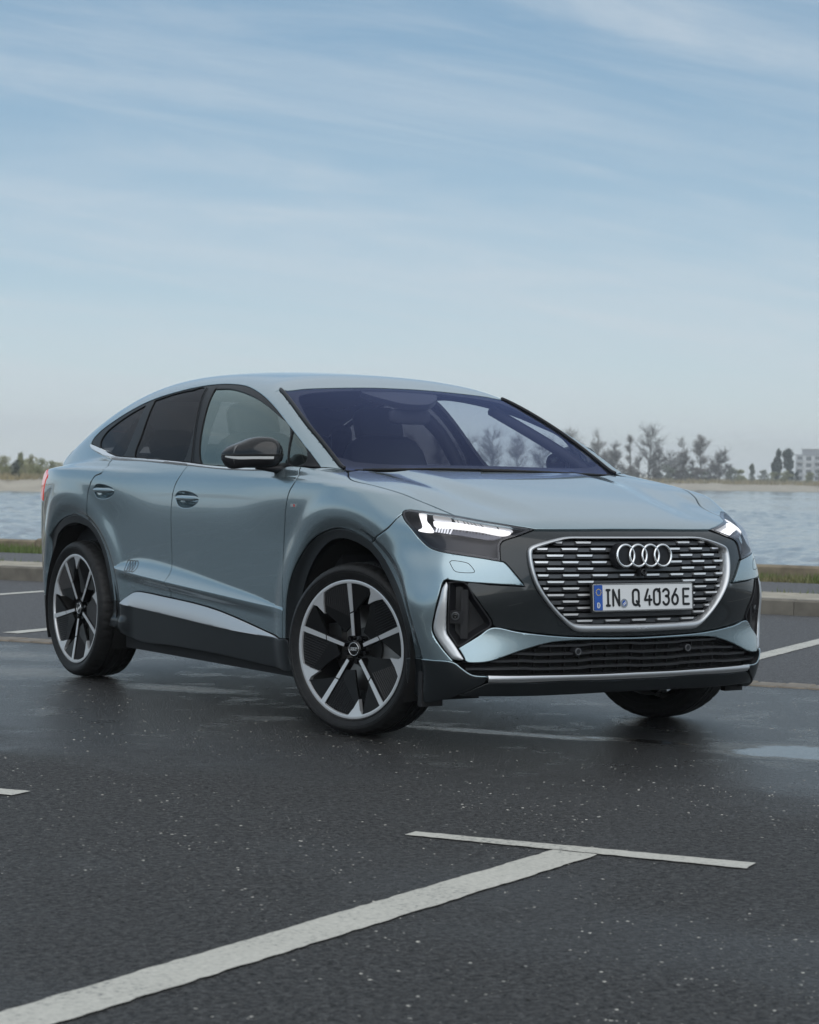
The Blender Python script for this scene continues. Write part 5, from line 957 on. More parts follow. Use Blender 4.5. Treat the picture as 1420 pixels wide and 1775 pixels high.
def make_wheel(RT, wt, rs_):
    root_ = empty('wheel'); RSC[0] = 1.0
    h = wt/2; prof = [(.268*rs_, h-.022), (.284*rs_, h-.011), (.2895*rs_, h-.006), (.2915*rs_, h-.0085), (.300*rs_, h-.004), (.314*rs_, h+.0005), (.3155*rs_, h-.0012), (.318*rs_, h+.001), (RT-.034, h+.0012), (RT-.0325, h-.0004), (RT-.031, h+.0006), (RT-.025, h-.003), (RT-.014, h-.012), (RT-.007, h-.024), (RT-.0025, h-.045)]
    for g0 in (.052, .018): prof += [(RT-.001, g0+.005), (RT-.008, g0+.0035), (RT-.008, g0-.0035), (RT, g0-.005)]
    prof += [(r_, -w_) for r_, w_ in prof[::-1]]
    n = 240; sh = {12: .0, 13: .0045, 14: .005}; K = len(prof)
    def mod(i, j):
        jj = min(j, K-1-j)
        return -sh[jj] if jj in sh and i % 5 == 0 else 0
    V, F_ = lathe(prof, n, mod); mk('tyre', V, F_, 'rubber', root_, True, None, 28); RSC[0] = rs_
    w0 = h-.013
    V, F_ = lathe([(.2720, w0-.010), (.2840, w0-.001), (.2840, w0+.002), (.281, w0+.003), (.2705, w0+.001), (.2685, w0-.004), (.268, w0-.020)], 96); mk('rim_ring', V, F_, 'rim_silver', root_, True, None, 30)
    V, F_ = lathe([(.268, w0-.019), (.258, w0-.06), (.246, -.05), (.25, -h+.02)], 64); mk('rim_barrel', V, F_, 'dark_metal', root_, True)
    V, F_ = lathe([(.0, -.01), (.175, -.01), (.178, -.012), (.178, -.03), (.0, -.03)], 64); mk('brake_disc', V, F_, 'disc', root_, True, None, 30)
    V, F_ = lathe([(.0, .0), (.085, .0), (.09, -.02)], 40); mk('hub_carrier', V, F_, 'dark_metal', root_, True, None, 30)
    mb = MB().box((.0, .15, .03), (.05, .07, .15)); mb.build('brake_caliper', 'dark_metal', root_)
    fo = w0-.0875; fa = lambda r_: face(r_)+fo
    for k in range(5):
        a0 = 72*k
        P = lambda x, hh: (math.hypot(x, hh), a0+math.degrees(math.atan2(x, hh)))
        mb = MB(); plate2([P(-.0072, .055), P(.0072, .055), P(.0088, .150), P(-.0088, .144)], fa, .03, mb); plate2([P(-.0090, .150), P(.0090, .156), P(.0112, .270), P(-.0112, .270)], fa, .03, mb); mb.build('spoke', 'rim_silver', root_)
        mb = MB(); q = [P(-.0078, .052), P(.0078, .052), P(.0120, .270), P(-.0120, .270)]; plate2(q, lambda r_: fa(r_)-.0035, .04, mb); mb.build('spoke_core', 'wheel_black', root_)
        # ribbed aero vane on the trailing side
        fv = lambda r_: fa(r_)-.008
        va = [P(-.0095, .10), P(-.0120, .270), (.270, a0-10), (.270, a0-20), (.270, a0-30), (.270, a0-38), (.212, a0-44), (.150, a0-40), (.085, a0-35)]
        mb = MB(); plate2(va, fv, .012, mb); mb.build('aero_vane', 'wheel_black', root_)
        mb = MB()
        for j in range(13):
            x = -.024-.0105*j; top = math.sqrt(.267**2-x*x)-.004; lo = max(.135+.004*j, -x/math.tan(R(41))+.004)
            if top-lo < .02: continue
            for dx, dw in ((-.0028, 0), (0, .0035)):
                pass
            V = [wp(*[(math.hypot(xx, hh)) for _ in (0,)], R(a0)+math.atan2(xx, hh), fv(math.hypot(xx, hh))+dw) for xx, hh, dw in ((x-.0032, lo, 0), (x-.0032, top, 0), (x, top, .004), (x, lo, .004), (x+.0032, lo, 0), (x+.0032, top, 0))]
            mb.add(V, [(0, 1, 2, 3), (3, 2, 5, 4)])
        mb.build('vane_ribs', 'satin_black', root_)
        mb = MB(); plate2([(.2715, a0-31), (.2715, a0-36), (.2715, a0-42), (.2715, a0-48), (.252, a0-45.5), (.206, a0-45), (.240, a0-37.5)], fa, .02, mb); mb.build('rim_tooth', 'rim_silver', root_)
        mb = MB(); plate2([P(.0092, .150), P(.0120, .270), (.270, a0+10), (.270, a0+18), (.270, a0+25)], lambda r_: fa(r_)-.006, .015, mb); mb.build('spoke_web', 'wheel_black', root_)
        V, F_ = lathe([(0, .047), (.0085, .047), (.0105, .043), (.0105, .01)], 14); c = wp(.052, R(a0+36), fo+.012); mk('wheel_bolt', [(v[0]+c[0], v[1]+c[1], v[2]+c[2]) for v in V], F_, 'gloss_black', root_, True, None, 30)
    V, F_ = lathe([(0, face(.03)+fo+.001), (.028, face(.03)+fo+.001), (.0285, face(.03)+fo), (.034, face(.03)+fo-.004), (.040, face(.03)+fo-.03)], 40); mk('hub_cap', V, F_, 'gloss_black', root_, True, None, 30)
    V, F_ = torus((-(face(.03)+fo+.001), 0, 0), .0268, .0014, 'x', 40, 6); mk('hub_ring', V, F_, 'chrome', root_, True)
    mb = MB()
    for k in range(4): mb.add(*torus((-(face(.03)+fo+.0015), (k-1.5)*.0088, 0), .0062, .0009, 'x', 20, 6))
    mb.build('hub_emblem', 'chrome', root_, True)
    return root_
def copy_tree(o, parent=None, mirror=False):
    c = o.copy(); col.objects.link(c); c.parent = parent
    for ch in list(o.children): copy_tree(ch, c)
    return c
def set_wheel(o, x, y, z, steer, spin, left):
    o.parent = car; o.matrix_local = Matrix.Translation((x, y, z)) @ Matrix.Rotation(steer, 4, 'Z') @ (Matrix.Diagonal((-1, 1, 1, 1)) if left else Matrix.Identity(4)) @ Matrix.Rotation(spin, 4, 'X')
wf = make_wheel(.364, .226, 1.025); wr = make_wheel(.361, .245, 1.01)
set_wheel(copy_tree(wf), .7965, 0, .364, .3034, R(10), True); set_wheel(wf, -.7965, 0, .364, .3034, R(-3), False)
set_wheel(copy_tree(wr), .7825, 2.764, .361, 0, R(20), True); set_wheel(wr, -.7825, 2.764, .361, 0, R(-30), False)
# ---------------------------------------------------------------- wheel housings and underside
for wy, wz in WHEELS:
    for s_ in (-1, 1):
        V = []; F_ = []; n = 28; rad = .452
        for i in range(n+1):
            t = R(-25+230*i/n); yy, zz = wy+rad*math.cos(t), wz+rad*math.sin(t)
            for xx in (.868, .50): V.append((s_*xx, yy, zz))
        for i in range(n): F_.append((2*i, 2*i+1, 2*i+3, 2*i+2))
        F_.append(tuple(2*i+1 for i in range(n+1))); mk('wheel_housing', V, F_, 'void', car, True, None, 40)
mb = MB(); mb.box((0, 1.38, .27), (1.62, 1.86, .16)); mb.box((0, 1.4, .30), (.96, 4.1, .14)); mb.box((0, 3.32, .36), (1.3, .3, .16)); mb.box((0, -.58, .262), (1.25, .18, .08)); mb.build('underbody', 'matt_black', car)
mb = MB(); 
for s_ in (-1, 1): mb.box((s_*.80, -.50, .24), (.10, .03, .14)); 
mb.build('air_deflector', 'matt_black', car)
# ---------------------------------------------------------------- cabin
mb = MB(); x1, y0, y1, z0, z1 = .77, .25, 3.1, .34, 1.06
mb.add([(-x1, y0, z0), (x1, y0, z0), (x1, y1, z0), (-x1, y1, z0), (-x1, y0, z1), (x1, y0, z1), (x1*.97, y1, z1), (-x1*.97, y1, z1)], [(0, 1, 2, 3), (0, 4, 5, 1), (1, 5, 6, 2), (2, 6, 7, 3), (3, 7, 4, 0)])
inn = mb.build('cabin_lining', 'interior', car)
mb = MB(); 
for a0 in (-.70, 0):
    pass
dash = [(.30, 1.075), (.42, 1.10), (.62, 1.10), (.78, 1.075), (.84, 1.02), (.80, .92), (.70, .70)]
V = [(x, y, z-(.0 if abs(x) < .6 else .02)) for x in (-.76, -.6, -.2, .2, .6, .76) for y, z in dash]; k = len(dash)
mk('dashboard', V, [(i*k+j, i*k+j+1, (i+1)*k+j+1, (i+1)*k+j) for i in range(5) for j in range(k-1)], 'interior', car, True)
def rbx(c, d, r_, rot=None, n=3):
    """box with rounded edges"""
    V = []; F_ = []; m_ = 10; mb = MB()
    us = np.linspace(-math.pi/2, math.pi/2, m_); vs_ = np.linspace(0, 2*math.pi, 20, endpoint=False); e = .45
    f = lambda w_, p: np.sign(w_)*np.abs(w_)**p
    for u in us:
        for v in vs_:
            p = Vector((d[0]/2*f(math.cos(u), e)*f(math.cos(v), e), d[1]/2*f(math.cos(u), e)*f(math.sin(v), e), d[2]/2*f(math.sin(u), e)))
            if rot is not None: p = rot @ p
            V.append((p.x+c[0], p.y+c[1], p.z+c[2]))
    for i in range(m_-1):
        for j in range(20): F_.append((i*20+j, i*20+(j+1) % 20, (i+1)*20+(j+1) % 20, (i+1)*20+j))
    return V, F_
for x in (-.37, .37):
    st = empty('front_seat', (0, 0, 0), car); rx = Matrix.Rotation(R(-20), 3, 'X')
    mk('seat_cushion', *rbx((x, 1.30, .66), (.50, .52, .18), .05), 'seat', st, True); mk('seat_back', *rbx((x, 1.66, .98), (.48, .15, .66), .05, rx), 'seat', st, True); mk('headrest', *rbx((x, 1.80, 1.345), (.27, .10, .20), .05, rx), 'seat', st, True)
rs = empty('rear_seat', (0, 0, 0), car); rx = Matrix.Rotation(R(-24), 3, 'X')
mk('bench_cushion', *rbx((0, 2.15, .64), (1.3, .5, .2), .05), 'seat', rs, True); mk('bench_back', *rbx((0, 2.48, .95), (1.3, .16, .62), .05, rx), 'seat', rs, True)
for x in (-.42, .42): mk('headrest', *rbx((x, 2.60, 1.24), (.26, .10, .14), .05, rx), 'seat', rs, True)
sw = empty('steering_wheel', (0, 0, 0), car); mtx = Matrix.Translation((-.37, .90, 1.0)) @ Matrix.Rotation(R(-26), 4, 'X')
V, F_ = torus((0, 0, 0), .175, .016, 'y', 40, 10); o = mk('wheel_rim', V, F_, 'interior', sw, True); o.matrix_local = mtx
o = MB().box((0, .02, 0), (.20, .05, .10)).box((0, .02, -.09), (.05, .03, .14)).box((0, .02, 0), (.34, .02, .035)).build('wheel_boss', 'interior', sw); o.matrix_local = mtx
mk('inside_mirror', *rbx((0, .93, 1.375), (.23, .04, .075), .02), 'interior', car, True)
hl_q = [[(0, 1.12, 1.5), (-.40, 1.12, 1.5), (-.58, 1.16, 1.47)], [(-.58, 1.16, 1.47), (-.60, 1.6, 1.5), (-.60, 2.1, 1.47), (-.60, 2.6, 1.38)], [(-.60, 2.6, 1.38), (-.3, 2.7, 1.45), (0, 2.7, 1.45)]]
panel('headlining', hl_q, 'top', 'headliner', car, sym=True, off=-.035, depth=0, res=.06, bevel=False)
# dark inner faces of the pillars
for s_ in (-1, 1):
    for pts, wd in (([(.76, .42, 1.10), (.68, .76, 1.27), (.60, 1.10, 1.425)], .028), ([(.79, 1.62, 1.10), (.69, 1.70, 1.32), (.585, 1.80, 1.455)], .035), ([(.70, 2.72, 1.12), (.60, 2.55, 1.33)], .06)):
        MB().tube([(x*s_, y, z) for x, y, z in cat_rom(pts, .05)], wd, 8).build('pillar_lining', 'interior', car, True)
MB().box((0, 2.95, 1.03), (1.36, .78, .03)).build('parcel_shelf', 'interior', car)
# ---------------------------------------------------------------- door mirrors
def make_mirror():
    root_ = empty('door_mirror'); xs = np.linspace(0, 1, 22); nS = 28
    # along x: 0 inner end -> 1 outer tip
    zt_ = spl([0, .1, .3, .5, .75, .92, 1], [.045, .068, .082, .078, .052, .030, .010]); zb_ = spl([0, .12, .4, .7, .92, 1], [-.030, -.046, -.056, -.058, -.048, -.022])
    yf = spl([0, .15, .45, .75, .92, 1], [.040, .072, .085, .070, .040, .010]); yr = spl([0, .2, .6, .9, 1], [.030, .050, .052, .040, .010])
    def ring(x, lo, hi, grow=0.):
        a, b, c, d = zt_(x)+grow, zb_(x)-grow, yf(x)+grow, yr(x)+grow; o = []
        for t in np.linspace(lo, hi, nS):
            cz_, sz_ = math.cos(t), math.sin(t); e = .8
            yy = -c*abs(cz_)**e if cz_ > 0 else d*abs(cz_)**.5; zz = (a if sz_ > 0 else -b)*np.sign(sz_)*abs(sz_)**(.85)
            o.append((-(.205*x), yy+.150*x**1.3, zz+.012-.004*x))
        return o
    def skin(nm, lo, hi, m_, x0=0., x1=1., grow=0., par=None):
        V = []; n = 22
        for x in np.linspace(x0, x1, n): V += ring(x, lo, hi, grow)
        F_ = [(i*nS+j, i*nS+j+1, (i+1)*nS+j+1, (i+1)*nS+j) for i in range(n-1) for j in range(nS-1)]
        if hi-lo > 2.9: F_.append(tuple(range(nS))[::-1]); F_.append(tuple((n-1)*nS+j for j in range(nS)))
        return mk(nm, V, F_, m_, par or root_, True, None, 50)
    skin('mirror_cap', R(2), R(180), 'gloss_black', grow=.001); skin('mirror_body', R(-180), R(2), 'satin_black')
    skin('turn_signal', R(-13), R(-3), 'indicator', .28, .985, .003); skin('mirror_shadow_line', R(-3), R(2), 'void', .0, .99, .0008)
    mb = MB().tube([(.035, .005, -.052), (-.02, .0, -.050), (-.09, .03, -.046)], [.030, .024, .012], 10); mb.V = [(x, y*1.6, z*.9) for x, y, z in mb.V]; mb.build('mirror_arm', 'satin_black', root_, True)
    V, F_ = rbx((-.10, .085, .008), (.17, .016, .105), .02); mk('mirror_glass', V, F_, 'dark_metal', root_, True)
    return root_
dm = make_mirror(); dm2 = copy_tree(dm, car); dm.parent = car
dm.matrix_local = Matrix.Translation((-.862, .66, 1.162)); dm2.matrix_local = Matrix.Translation((.862, .66, 1.162)) @ Matrix.Rotation(R(62), 4, 'Z') @ Matrix.Diagonal((-1, 1, 1, 1))
# ---------------------------------------------------------------- trees, shrubs and houses on the far shore
vary('bark', (.115, .105, .095), .3, .4, rough=.95); vary('twig', (.150, .135, .120), .3, .3, rough=.95); vary('twig_dark', (.095, .088, .080), .3, .3, rough=.95)
for nm, c_ in (('leaf_olive', (.25, .26, .12)), ('leaf_pale', (.34, .33, .18)), ('leaf_dark', (.035, .055, .035)), ('leaf_grey', (.13, .15, .10)), ('reed', (.30, .25, .14))): vary(nm, c_, .35, .5, rough=.8)
def ground_z(px, dd): return float(np.interp(px, [200, 900], [.0, .55]))+float(np.interp(dd, [30, 45, 120], [.0, .4, .8]))
def bare_tree(px, top_y, width_px, label, dd=36, tw='twig', crown0=.30, spread=.6, seed=0, base_y=None, thin=1., group='bare trees on the far bank'):
    rs = random.Random(seed); d = shore_d(px)+dd; z0 = ground_z(px, dd)-.2; hor = 823.58+.0181*(px-710); H_ = (hor-top_y)/3690.47*d+CAM[2]-z0; W_ = width_px/3690.47*d
    t = empty('bare_tree', at(px, d, z0)); tag(t, label, 'tree', group)
    tr_ = MB(); V = []; F_ = []
    def twig(p, q, wd):
        s = (q-p); a = s.orthogonal().normalized()*wd; b = s.cross(a).normalized()*wd; k = len(V)
        V.extend([tuple(p+a), tuple(p-a*.5+b*.87), tuple(p-a*.5-b*.87), tuple(q)]); F_.extend([(k, k+1, k+3), (k+1, k+2, k+3), (k+2, k, k+3)])
    ch_ = H_*(1-crown0)/2; cz0 = H_-ch_; cw = W_/2
    def inside_pt(k=1.):
        while True:
            v = Vector((rs.uniform(-1, 1), rs.uniform(-1, 1), rs.uniform(-1, 1)))
            if v.length < 1: break
        v = v.normalized()*(v.length**.45)*k; return Vector((v.x*cw, v.y*cw, cz0+v.z*ch_))
    tp = [Vector((0, 0, 0))]; n = 8
    for i in range(n): tp.append(Vector((tp[-1].x+rs.gauss(0, .012)*H_*.5, tp[-1].y+rs.gauss(0, .012)*H_*.5, H_*.86*(i+1)/n)))
    tr_.tube(tp, [H_*.017*thin*(1-.8*i/n)+.02 for i in range(n+1)], 7, False)
    def limb(a, b, k, sag):
        pts = []; m1 = a.lerp(b, .5)+Vector((rs.gauss(0, .05), rs.gauss(0, .05), rs.uniform(-.10, .05)))*(b-a).length*sag
        for i in range(k+1): t_ = i/k; pts.append(a*(1-t_)**2+m1*2*t_*(1-t_)+b*t_**2)
        return pts
    lim = 22 if W_ > 3 else 10
    for i in range(lim):
        b = inside_pt(.92); zz = max(H_*crown0*.75, min(b.z-rs.uniform(.25, .8)*(math.hypot(b.x, b.y)+ch_*.25), H_*.8)); f_ = zz/(H_*.86)*n; j = min(int(f_), n-1); a = tp[j].lerp(tp[j+1], f_-j)
        L1 = limb(a, b, 5, 1.2); r0 = H_*.0065*thin; tr_.tube(L1, [r0*(1-.75*q/5)+.012 for q in range(6)], 5, False)
        for q in range(9):
            u_ = rs.uniform(.15, 1); p = L1[min(int(u_*5), 4)].lerp(L1[min(int(u_*5)+1, 5)], u_*5-int(u_*5)) if u_ < 1 else L1[5]
            dr = (b-a).normalized()*.8+Vector((rs.gauss(0, .7), rs.gauss(0, .7), rs.uniform(-.1, .9))); p2 = p+dr.normalized()*rs.uniform(.10, .24)*min(H_, W_*1.6)
            L2 = limb(p, p2, 3, 1.)
            for s1, s2 in zip(L2[:-1], L2[1:]): twig(s1, s2+(s2-s1)*.3, .038*thin)
            for q2 in range(7):
                p3 = L2[rs.randint(0, 3)]; d3 = (p2-p).normalized()*.7+Vector((rs.gauss(0, .6), rs.gauss(0, .6), rs.gauss(.25, .5))); p4 = p3+d3.normalized()*rs.uniform(.035, .09)*H_
                twig(p3, p4, .026*thin)
                for q3 in range(2): twig(p3.lerp(p4, rs.uniform(.3, .9)), p4+Vector((rs.gauss(0, .02), rs.gauss(0, .02), rs.gauss(.01, .02)))*H_, .019*thin)
    A_ = np.array(V); f = 1.
    tr_.build('trunk', 'bark', t, True); mk('crown', A_*f, F_, tw, t)
    return t
def leafy(name, px, top_y, width_px, label, cat, leaf, dd=34, seed=0, n=900, clumps=9, flat=1., group=None, d=None, bottom=0., stem=True, size=1.):
    rs = np.random.RandomState(seed); d = d or shore_d(px)+dd; z0 = ground_z(px, dd)-.15; hor = 823.58+.0181*(px-710); H_ = (hor-top_y)/3690.47*d+CAM[2]-z0; W_ = width_px/3690.47*d
    t = empty(name, at(px, d, z0)); tag(t, label, cat, group)
    C = []
    for k in range(clumps):
        zz = H_*(bottom+(1-bottom)*rs.uniform(.12, .86)); rr_ = W_*.5*math.sqrt(max(.1, 1-((zz/H_-.45)/.6)**2)); a = rs.uniform(0, 6.28); C.append((math.cos(a)*rr_*rs.uniform(0, .75), math.sin(a)*rr_*rs.uniform(0, .75), zz, W_*rs.uniform(.14, .27), H_*rs.uniform(.10, .2)))
    C.append((0, 0, H_*.86, W_*.16, H_*.14)); V = []; F_ = []
    per = n//len(C); ls = max(H_, W_)*.045*size
    for cx, cy_, cz_, rx_, rz_ in C:
        P = rs.normal(size=(per, 3)); P /= np.linalg.norm(P, axis=1, keepdims=True); P *= rs.uniform(.45, 1.08, (per, 1))**.6; P = P*np.array([rx_, rx_, rz_])+np.array([cx, cy_, cz_])
        for p in P:
            a = rs.normal(size=3); a /= np.linalg.norm(a); b = rs.normal(size=3); b -= a*(a@b); b /= np.linalg.norm(b); k = len(V); s = ls*rs.uniform(.5, 1.3)
            V += [p+a*s, p+b*s*.55, p-a*s, p-b*s*.55]; F_.append((k, k+1, k+2, k+3))
    mk('crown', V, F_, leaf, t)
    mb = MB()
    for k in range(4): a = rs.uniform(0, 6.28); mb.tube([(0, 0, -.2), (math.cos(a)*W_*.08, math.sin(a)*W_*.08, H_*.35), (math.cos(a)*W_*.18, math.sin(a)*W_*.18, H_*.7)], [H_*.02, H_*.014, H_*.006], 5, False)
    mb.build('trunk', 'bark', t, True); return t
BT = [(986, 748, 46, 'broad bare tree half hidden behind the car pillar', .25, .7, 'twig'), (1036, 743, 40, 'tall grey bare tree just right of the car windscreen pillar', .14, .6, 'twig'), (1064, 764, 24, 'narrow dark bare tree with dense twigs between two taller trees', .15, .45, 'twig_dark'),
 (1091, 750, 13, 'very thin bare sapling beside the large round crowned tree', .15, .45, 'twig'), (1123, 741, 52, 'largest round crowned bare tree above the white posts', .16, .7, 'twig_dark'), (1161, 785, 32, 'low bushy bare tree with dense brown twigs beside the posts', .08, .6, 'twig_dark'),
 (1183, 756, 26, 'slender bare tree leaning over the low bushy one', .15, .5, 'twig'), (1214, 755, 30, 'bare tree with a clear stem and small fan shaped crown', .36, .75, 'twig'), (1246, 776, 42, 'dense dark bare tree last in the row before the green bushes', .12, .62, 'twig_dark')]
for k, (px, ty, wd, lb, c0, sp_, tw) in enumerate(BT): bare_tree(px, ty, wd, lb, dd=34+(k*7) % 16, crown0=c0, spread=sp_, tw=tw, seed=11+k)
for k, (px, ty, wd, lb) in enumerate([(700, 752, 44, 'bare tree seen through the car near its dashboard'), (760, 760, 40, 'bare tree seen through the windscreen beside the seat'), (808, 750, 50, 'wide bare tree seen through the far side window'), (852, 744, 54, 'tallest bare tree seen through the far side window'), (895, 756, 44, 'bare tree seen through the front corner of the far window'), (940, 752, 46, 'bare tree seen through the lower end of the windscreen')]):
    bare_tree(px, ty, wd, lb, dd=36+5*(k % 3), crown0=.15, spread=.65, tw='twig_dark' if k % 2 else 'twig', seed=41+k)
for k, (px, ty, wd, lb) in enumerate([(1008, 776, 44, 'low twiggy thicket tree right behind the car pillar'), (1050, 788, 40, 'low twiggy thicket tree under the tall grey bare tree'), (1080, 796, 34, 'small brushy bare tree beside the thin sapling'), (1106, 790, 36, 'brushy bare tree directly behind the white posts'), (1141, 778, 30, 'brushy bare tree right of the large round crown'), (1172, 796, 34, 'small brushy bare tree beneath the slender tree'), (1200, 800, 32, 'small brushy bare tree left of the fan shaped crown'), (1231, 796, 32, 'small brushy bare tree right of the fan shaped crown'), (1262, 806, 26, 'small brushy bare tree beside the wide olive bush')]):
    bare_tree(px, ty, wd, lb, dd=48+(k*5) % 14, crown0=.05, spread=.6, tw='twig' if k % 2 else 'twig_dark', seed=71+k)
for k, (px, ty, wd, lf) in enumerate([(995, 806, 40, 'twig_dark'), (1022, 803, 36, 'twig'), (1056, 806, 40, 'twig_dark'), (1094, 806, 30, 'twig'), (1132, 803, 34, 'twig_dark'), (1156, 806, 34, 'leaf_grey'), (1178, 808, 34, 'twig_dark'), (1206, 809, 34, 'twig'), (1240, 806, 38, 'twig_dark'), (1266, 811, 28, 'leaf_grey')]):
    leafy('thicket', px, ty, wd, ('brown thicket behind the lower end of the car pillar', 'pale brown thicket under the tall grey tree', 'dark thicket under the narrow dark tree', 'pale thicket left of the posts', 'dark thicket just right of the posts', 'greenish thicket under the low bushy tree', 'dark thicket under the slender leaning tree', 'pale thicket under the fan crowned tree', 'dark thicket under the last dense tree of the row', 'greenish thicket before the wide olive bush')[k], 'thicket', lf, dd=31, seed=150+k, n=1400, clumps=14, size=.75)
leafy('conifer', 1347, 779, 22, 'dark evergreen tree standing left of the white apartment block', 'tree', 'leaf_dark', dd=60, seed=3, n=1500, clumps=12, group='evergreens by the apartment block')
leafy('conifer', 1365, 778, 26, 'dark evergreen tree close against the white apartment block', 'tree', 'leaf_dark', dd=70, seed=4, n=1500, clumps=12, group='evergreens by the apartment block')
leafy('round_bush', 1380, 816, 13, 'small round dark bush in front of the white apartment block', 'bush', 'leaf_dark', dd=40, seed=5, n=700)
GB = [(1282, 814, 34, 'leaf_olive', 'wide olive green bush right of the last bare tree'), (1303, 803, 15, 'leaf_grey', 'small upright grey green tree between low bushes'), (1322, 815, 26, 'leaf_grey', 'low grey green bush left of the evergreens'), (1340, 818, 24, 'leaf_olive', 'low olive bush at the foot of the evergreens'), (1362, 815, 30, 'leaf_olive', 'olive bush under the evergreen nearest the apartment block'), (1402, 818, 30, 'leaf_olive', 'olive bush at the foot of the apartment block'), (1425, 816, 30, 'leaf_grey', 'grey green bush at the far end of the apartment block'),
 (1190, 812, 34, 'leaf_grey', 'grey green undergrowth bush below the slender bare tree'), (1140, 818, 26, 'leaf_dark', 'dark undergrowth bush right of the white posts'), (1222, 818, 40, 'leaf_grey', 'grey green bush under the fan shaped tree'), (1085, 822, 40, 'leaf_grey', 'grey green bush left of the white posts'), (1040, 818, 50, 'leaf_grey', 'grey green bush under the trees by the car pillar'),
 (860, 815, 70, 'leaf_grey', 'grey green bushes seen through the far side window'), (940, 817, 60, 'leaf_olive', 'olive bush seen through the lower windscreen')]
for k, (px, ty, wd, lf, lb) in enumerate(GB): leafy('bush', px, ty, wd, lb, 'bush', lf, dd=32+(k % 3)*3, seed=60+k, n=900, clumps=10)
# left bank: low shrubs and reeds
LB = [(-52, 792, 40, 'leaf_olive'), (-24, 786, 36, 'leaf_olive'), (4, 789, 34, 'leaf_pale'), (27, 797, 23, 'leaf_dark'), (36, 783, 22, 'leaf_olive'), (53, 787, 26, 'leaf_pale'), (70, 793, 26, 'leaf_olive'), (88, 798, 26, 'leaf_olive'), (105, 801, 24, 'leaf_pale'), (124, 803, 30, 'leaf_olive'), (150, 802, 30, 'leaf_olive')]
LT = ['olive willow shrub far along the sandy bank', 'taller olive willow shrub on the sandy bank', 'pale yellow green shrub left of the dark pine', 'small dark round pine among the pale shrubs', 'thin tall olive shrub rising behind the dark pine', 'pale shrub right of the dark pine', 'olive shrub with a loose uneven top', 'rounded olive shrub on the sandy bank towards the car', 'low pale shrub close to the rear of the car', 'low olive shrub meeting the rear of the car', 'olive shrub hidden behind the rear of the car']
for k, (px, ty, wd, lf) in enumerate(LB): leafy('pine' if lf == 'leaf_dark' else 'shrub', px, ty, wd, LT[k], 'shrub' if lf != 'leaf_dark' else 'pine', lf, dd=(24 if lf == 'leaf_dark' else 30+(k*5) % 12), seed=90+k, n=1500, clumps=13, size=.7)
LC = [(-66, 799, 34, 'leaf_pale', 'pale low brush at the far end of the sandy bank'), (-38, 801, 34, 'leaf_olive', 'low olive brush between the two willow shrubs'), (-10, 800, 34, 'leaf_olive', 'low olive brush under the taller willow'), (14, 803, 30, 'leaf_olive', 'low olive brush beside the dark pine'), (44, 801, 30, 'leaf_pale', 'low pale brush at the foot of the thin tall shrub'), (62, 804, 32, 'leaf_olive', 'low olive brush below the loose topped shrub'), (80, 807, 32, 'leaf_pale', 'low pale brush between the rounded shrubs'), (97, 809, 32, 'leaf_olive', 'low olive brush nearest the tail light'), (116, 810, 32, 'leaf_pale', 'low pale brush just behind the rear pillar')]
for k, (px, ty, wd, lf, lb) in enumerate(LC): leafy('brush', px, ty, wd, lb, 'shrub', lf, dd=27+(k*3) % 5, seed=120+k, n=1300, clumps=12, size=.6)
V = []; F_ = []; rs_ = np.random.RandomState(8)
for i in range(5200):
    px = rs_.uniform(-120, 170) if i < 2600 else rs_.uniform(930, 1440); d = shore_d(px)+rs_.uniform(20, 34); z = ground_z(px, 28)-.25; h = rs_.uniform(.4, 1.0)*(1 if i < 2600 else 1.5); p = Vector(at(px, d, z)); a = rs_.uniform(0, 6.28); wd = .10 if i < 2600 else .22
    k = len(V); V += [tuple(p+Vector((math.cos(a)*wd, math.sin(a)*wd, 0))), tuple(p-Vector((math.cos(a)*wd, math.sin(a)*wd, 0))), tuple(p+Vector((rs_.normal()*.15, rs_.normal()*.15, h)))]; F_.append((k, k+1, k+2))
o = mk('dune_grass', V, F_, 'reed'); tag(o, 'dry straw coloured dune grass along the far sandy bank', 'grass', kind='stuff')
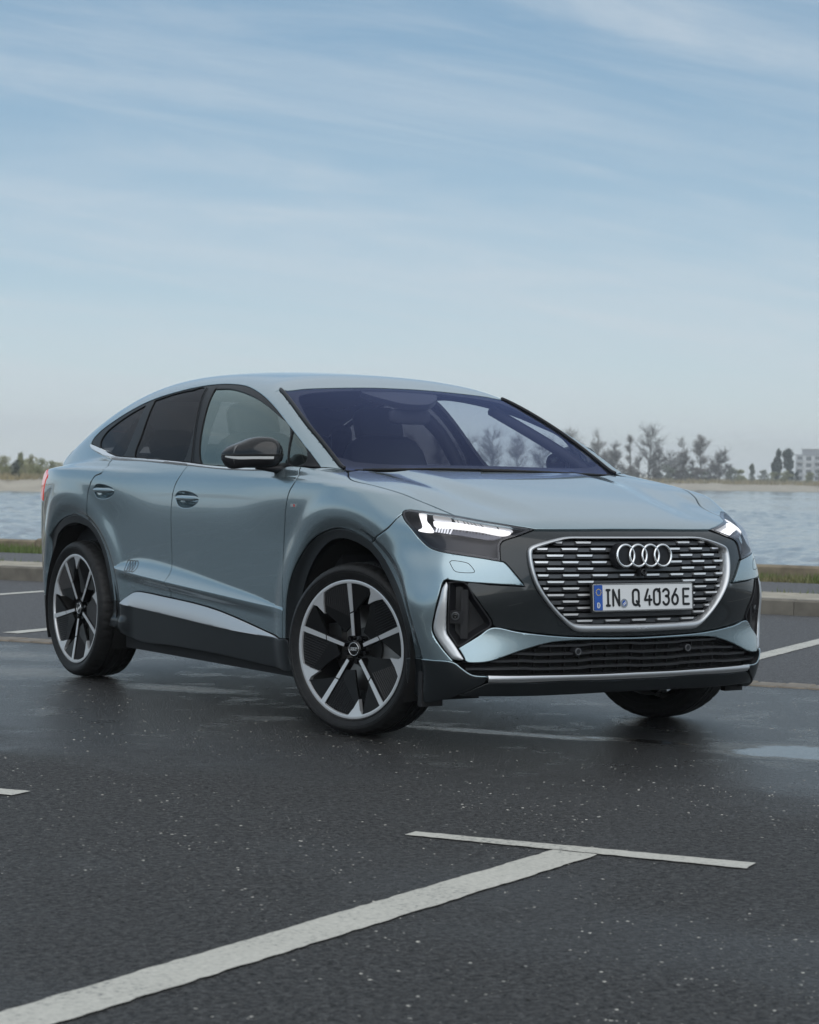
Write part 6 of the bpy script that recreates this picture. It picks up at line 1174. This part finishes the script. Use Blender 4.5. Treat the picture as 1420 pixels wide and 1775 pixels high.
# ---- apartment block
vary('render_white', (.62, .63, .64), .08, .2, rough=.8); vary('render_grey', (.30, .31, .33), .1, .2, rough=.8); mat('dark_pane', (.05, .06, .07), .15); mat('balcony_rail', (.40, .42, .44), .5)
bd = 900.; bz = 1.2
def house(px0, px1, top_y, floors, label, setback=None):
    a = Vector(at(px0, bd, bz)); b = Vector(at(px1, bd, bz)); ax = (b-a); W_ = ax.length; ax.normalize(); nrm = Vector((ax.y, -ax.x, 0)); hor = 823.58+.0181*(px0-710); H_ = (hor-top_y)/3690.47*bd+CAM[2]-bz
    rt_ = empty('apartment_block', tuple(a), None, math.atan2(ax.y, ax.x)); tag(rt_, label, 'building'); fh = H_/floors
    MB().box((W_/2, 6, H_/2), (W_, 12, H_)).build('wall', 'render_white', rt_); MB().box((W_/2, 6, H_+.2), (W_+.6, 12.6, .4)).build('roof', 'render_grey', rt_)
    n = int(W_/3.6)
    for f in range(floors):
        for k in range(n):
            x = W_/n*(k+.5); w_ = MB().box((x, -.05, fh*(f+.55)), (2.0, .16, fh*.58)).build('window', 'dark_pane', rt_); MB().box((x, -.16, fh*(f+.55)), (.08, .08, fh*.58)).build('frame', 'render_white', w_)
            if k % 2 == 0 and f > 0: bl = MB().box((x, -.9, fh*f+.1), (3.2, 1.6, .2)).build('balcony', 'render_white', rt_); MB().box((x, -1.65, fh*f+.6), (3.2, .08, 1.0)).build('railing', 'balcony_rail', bl)
    return rt_, W_, H_
rt_, W_, H_ = house(1377, 1470, 790, 4, 'white four storey apartment block with balconies on the far bank')
MB().box((W_*.30, 6, H_+1.4), (W_*.36, 9, 2.4)).build('penthouse', 'render_grey', rt_); MB().box((W_*.30, 6, H_+2.75), (W_*.40, 10, .3)).build('penthouse_roof', 'render_white', rt_)
# ---- three pale posts on the shore
vary('pale_wood', (.55, .54, .50), .15, 3, rough=.8)
for k, px in enumerate((1109, 1119.5, 1128.5)):
    d = shore_d(px)+30; o = MB().tube([(0, 0, -.4), (0, 0, 1.7), (0, 0, 1.86)], [.28, .26, .05], 8).build('mooring_post', 'pale_wood', None, True); o.location = at(px, d, ground_z(px, 30)); tag(o, ('pale upright post on the far beach nearest the car bonnet', 'middle pale post of three on the far beach', 'pale upright post nearest the low bushy tree')[k], 'post', 'three posts on the beach')
# ---------------------------------------------------------------- air
HB = MB().box((0, 0, 0), (2, 2, 2)); hx0, hx1, hy0, hy1 = -200, 1150, -200, 1150
o = mk('haze', [((hx0+hx1)/2+x*(hx1-hx0)/2, (hy0+hy1)/2+y*(hy1-hy0)/2, 11.5+z*15.0) for x, y, z in HB.V], HB.F, None); tag(o, kind='stuff'); o['label'] = 'pale damp air over the water'; o['category'] = 'haze'
m = bpy.data.materials.new('haze'); m.use_nodes = True; n_, l_ = m.node_tree.nodes, m.node_tree.links; n_.remove(n_['Principled BSDF']); pv = n_.new('ShaderNodeVolumePrincipled'); pv.inputs['Color'].default_value = (.93, .97, 1, 1); pv.inputs['Density'].default_value = .00055; pv.inputs['Anisotropy'].default_value = .0; l_.new(pv.outputs[0], n_['Material Output'].inputs['Volume']); o.data.materials.append(m)
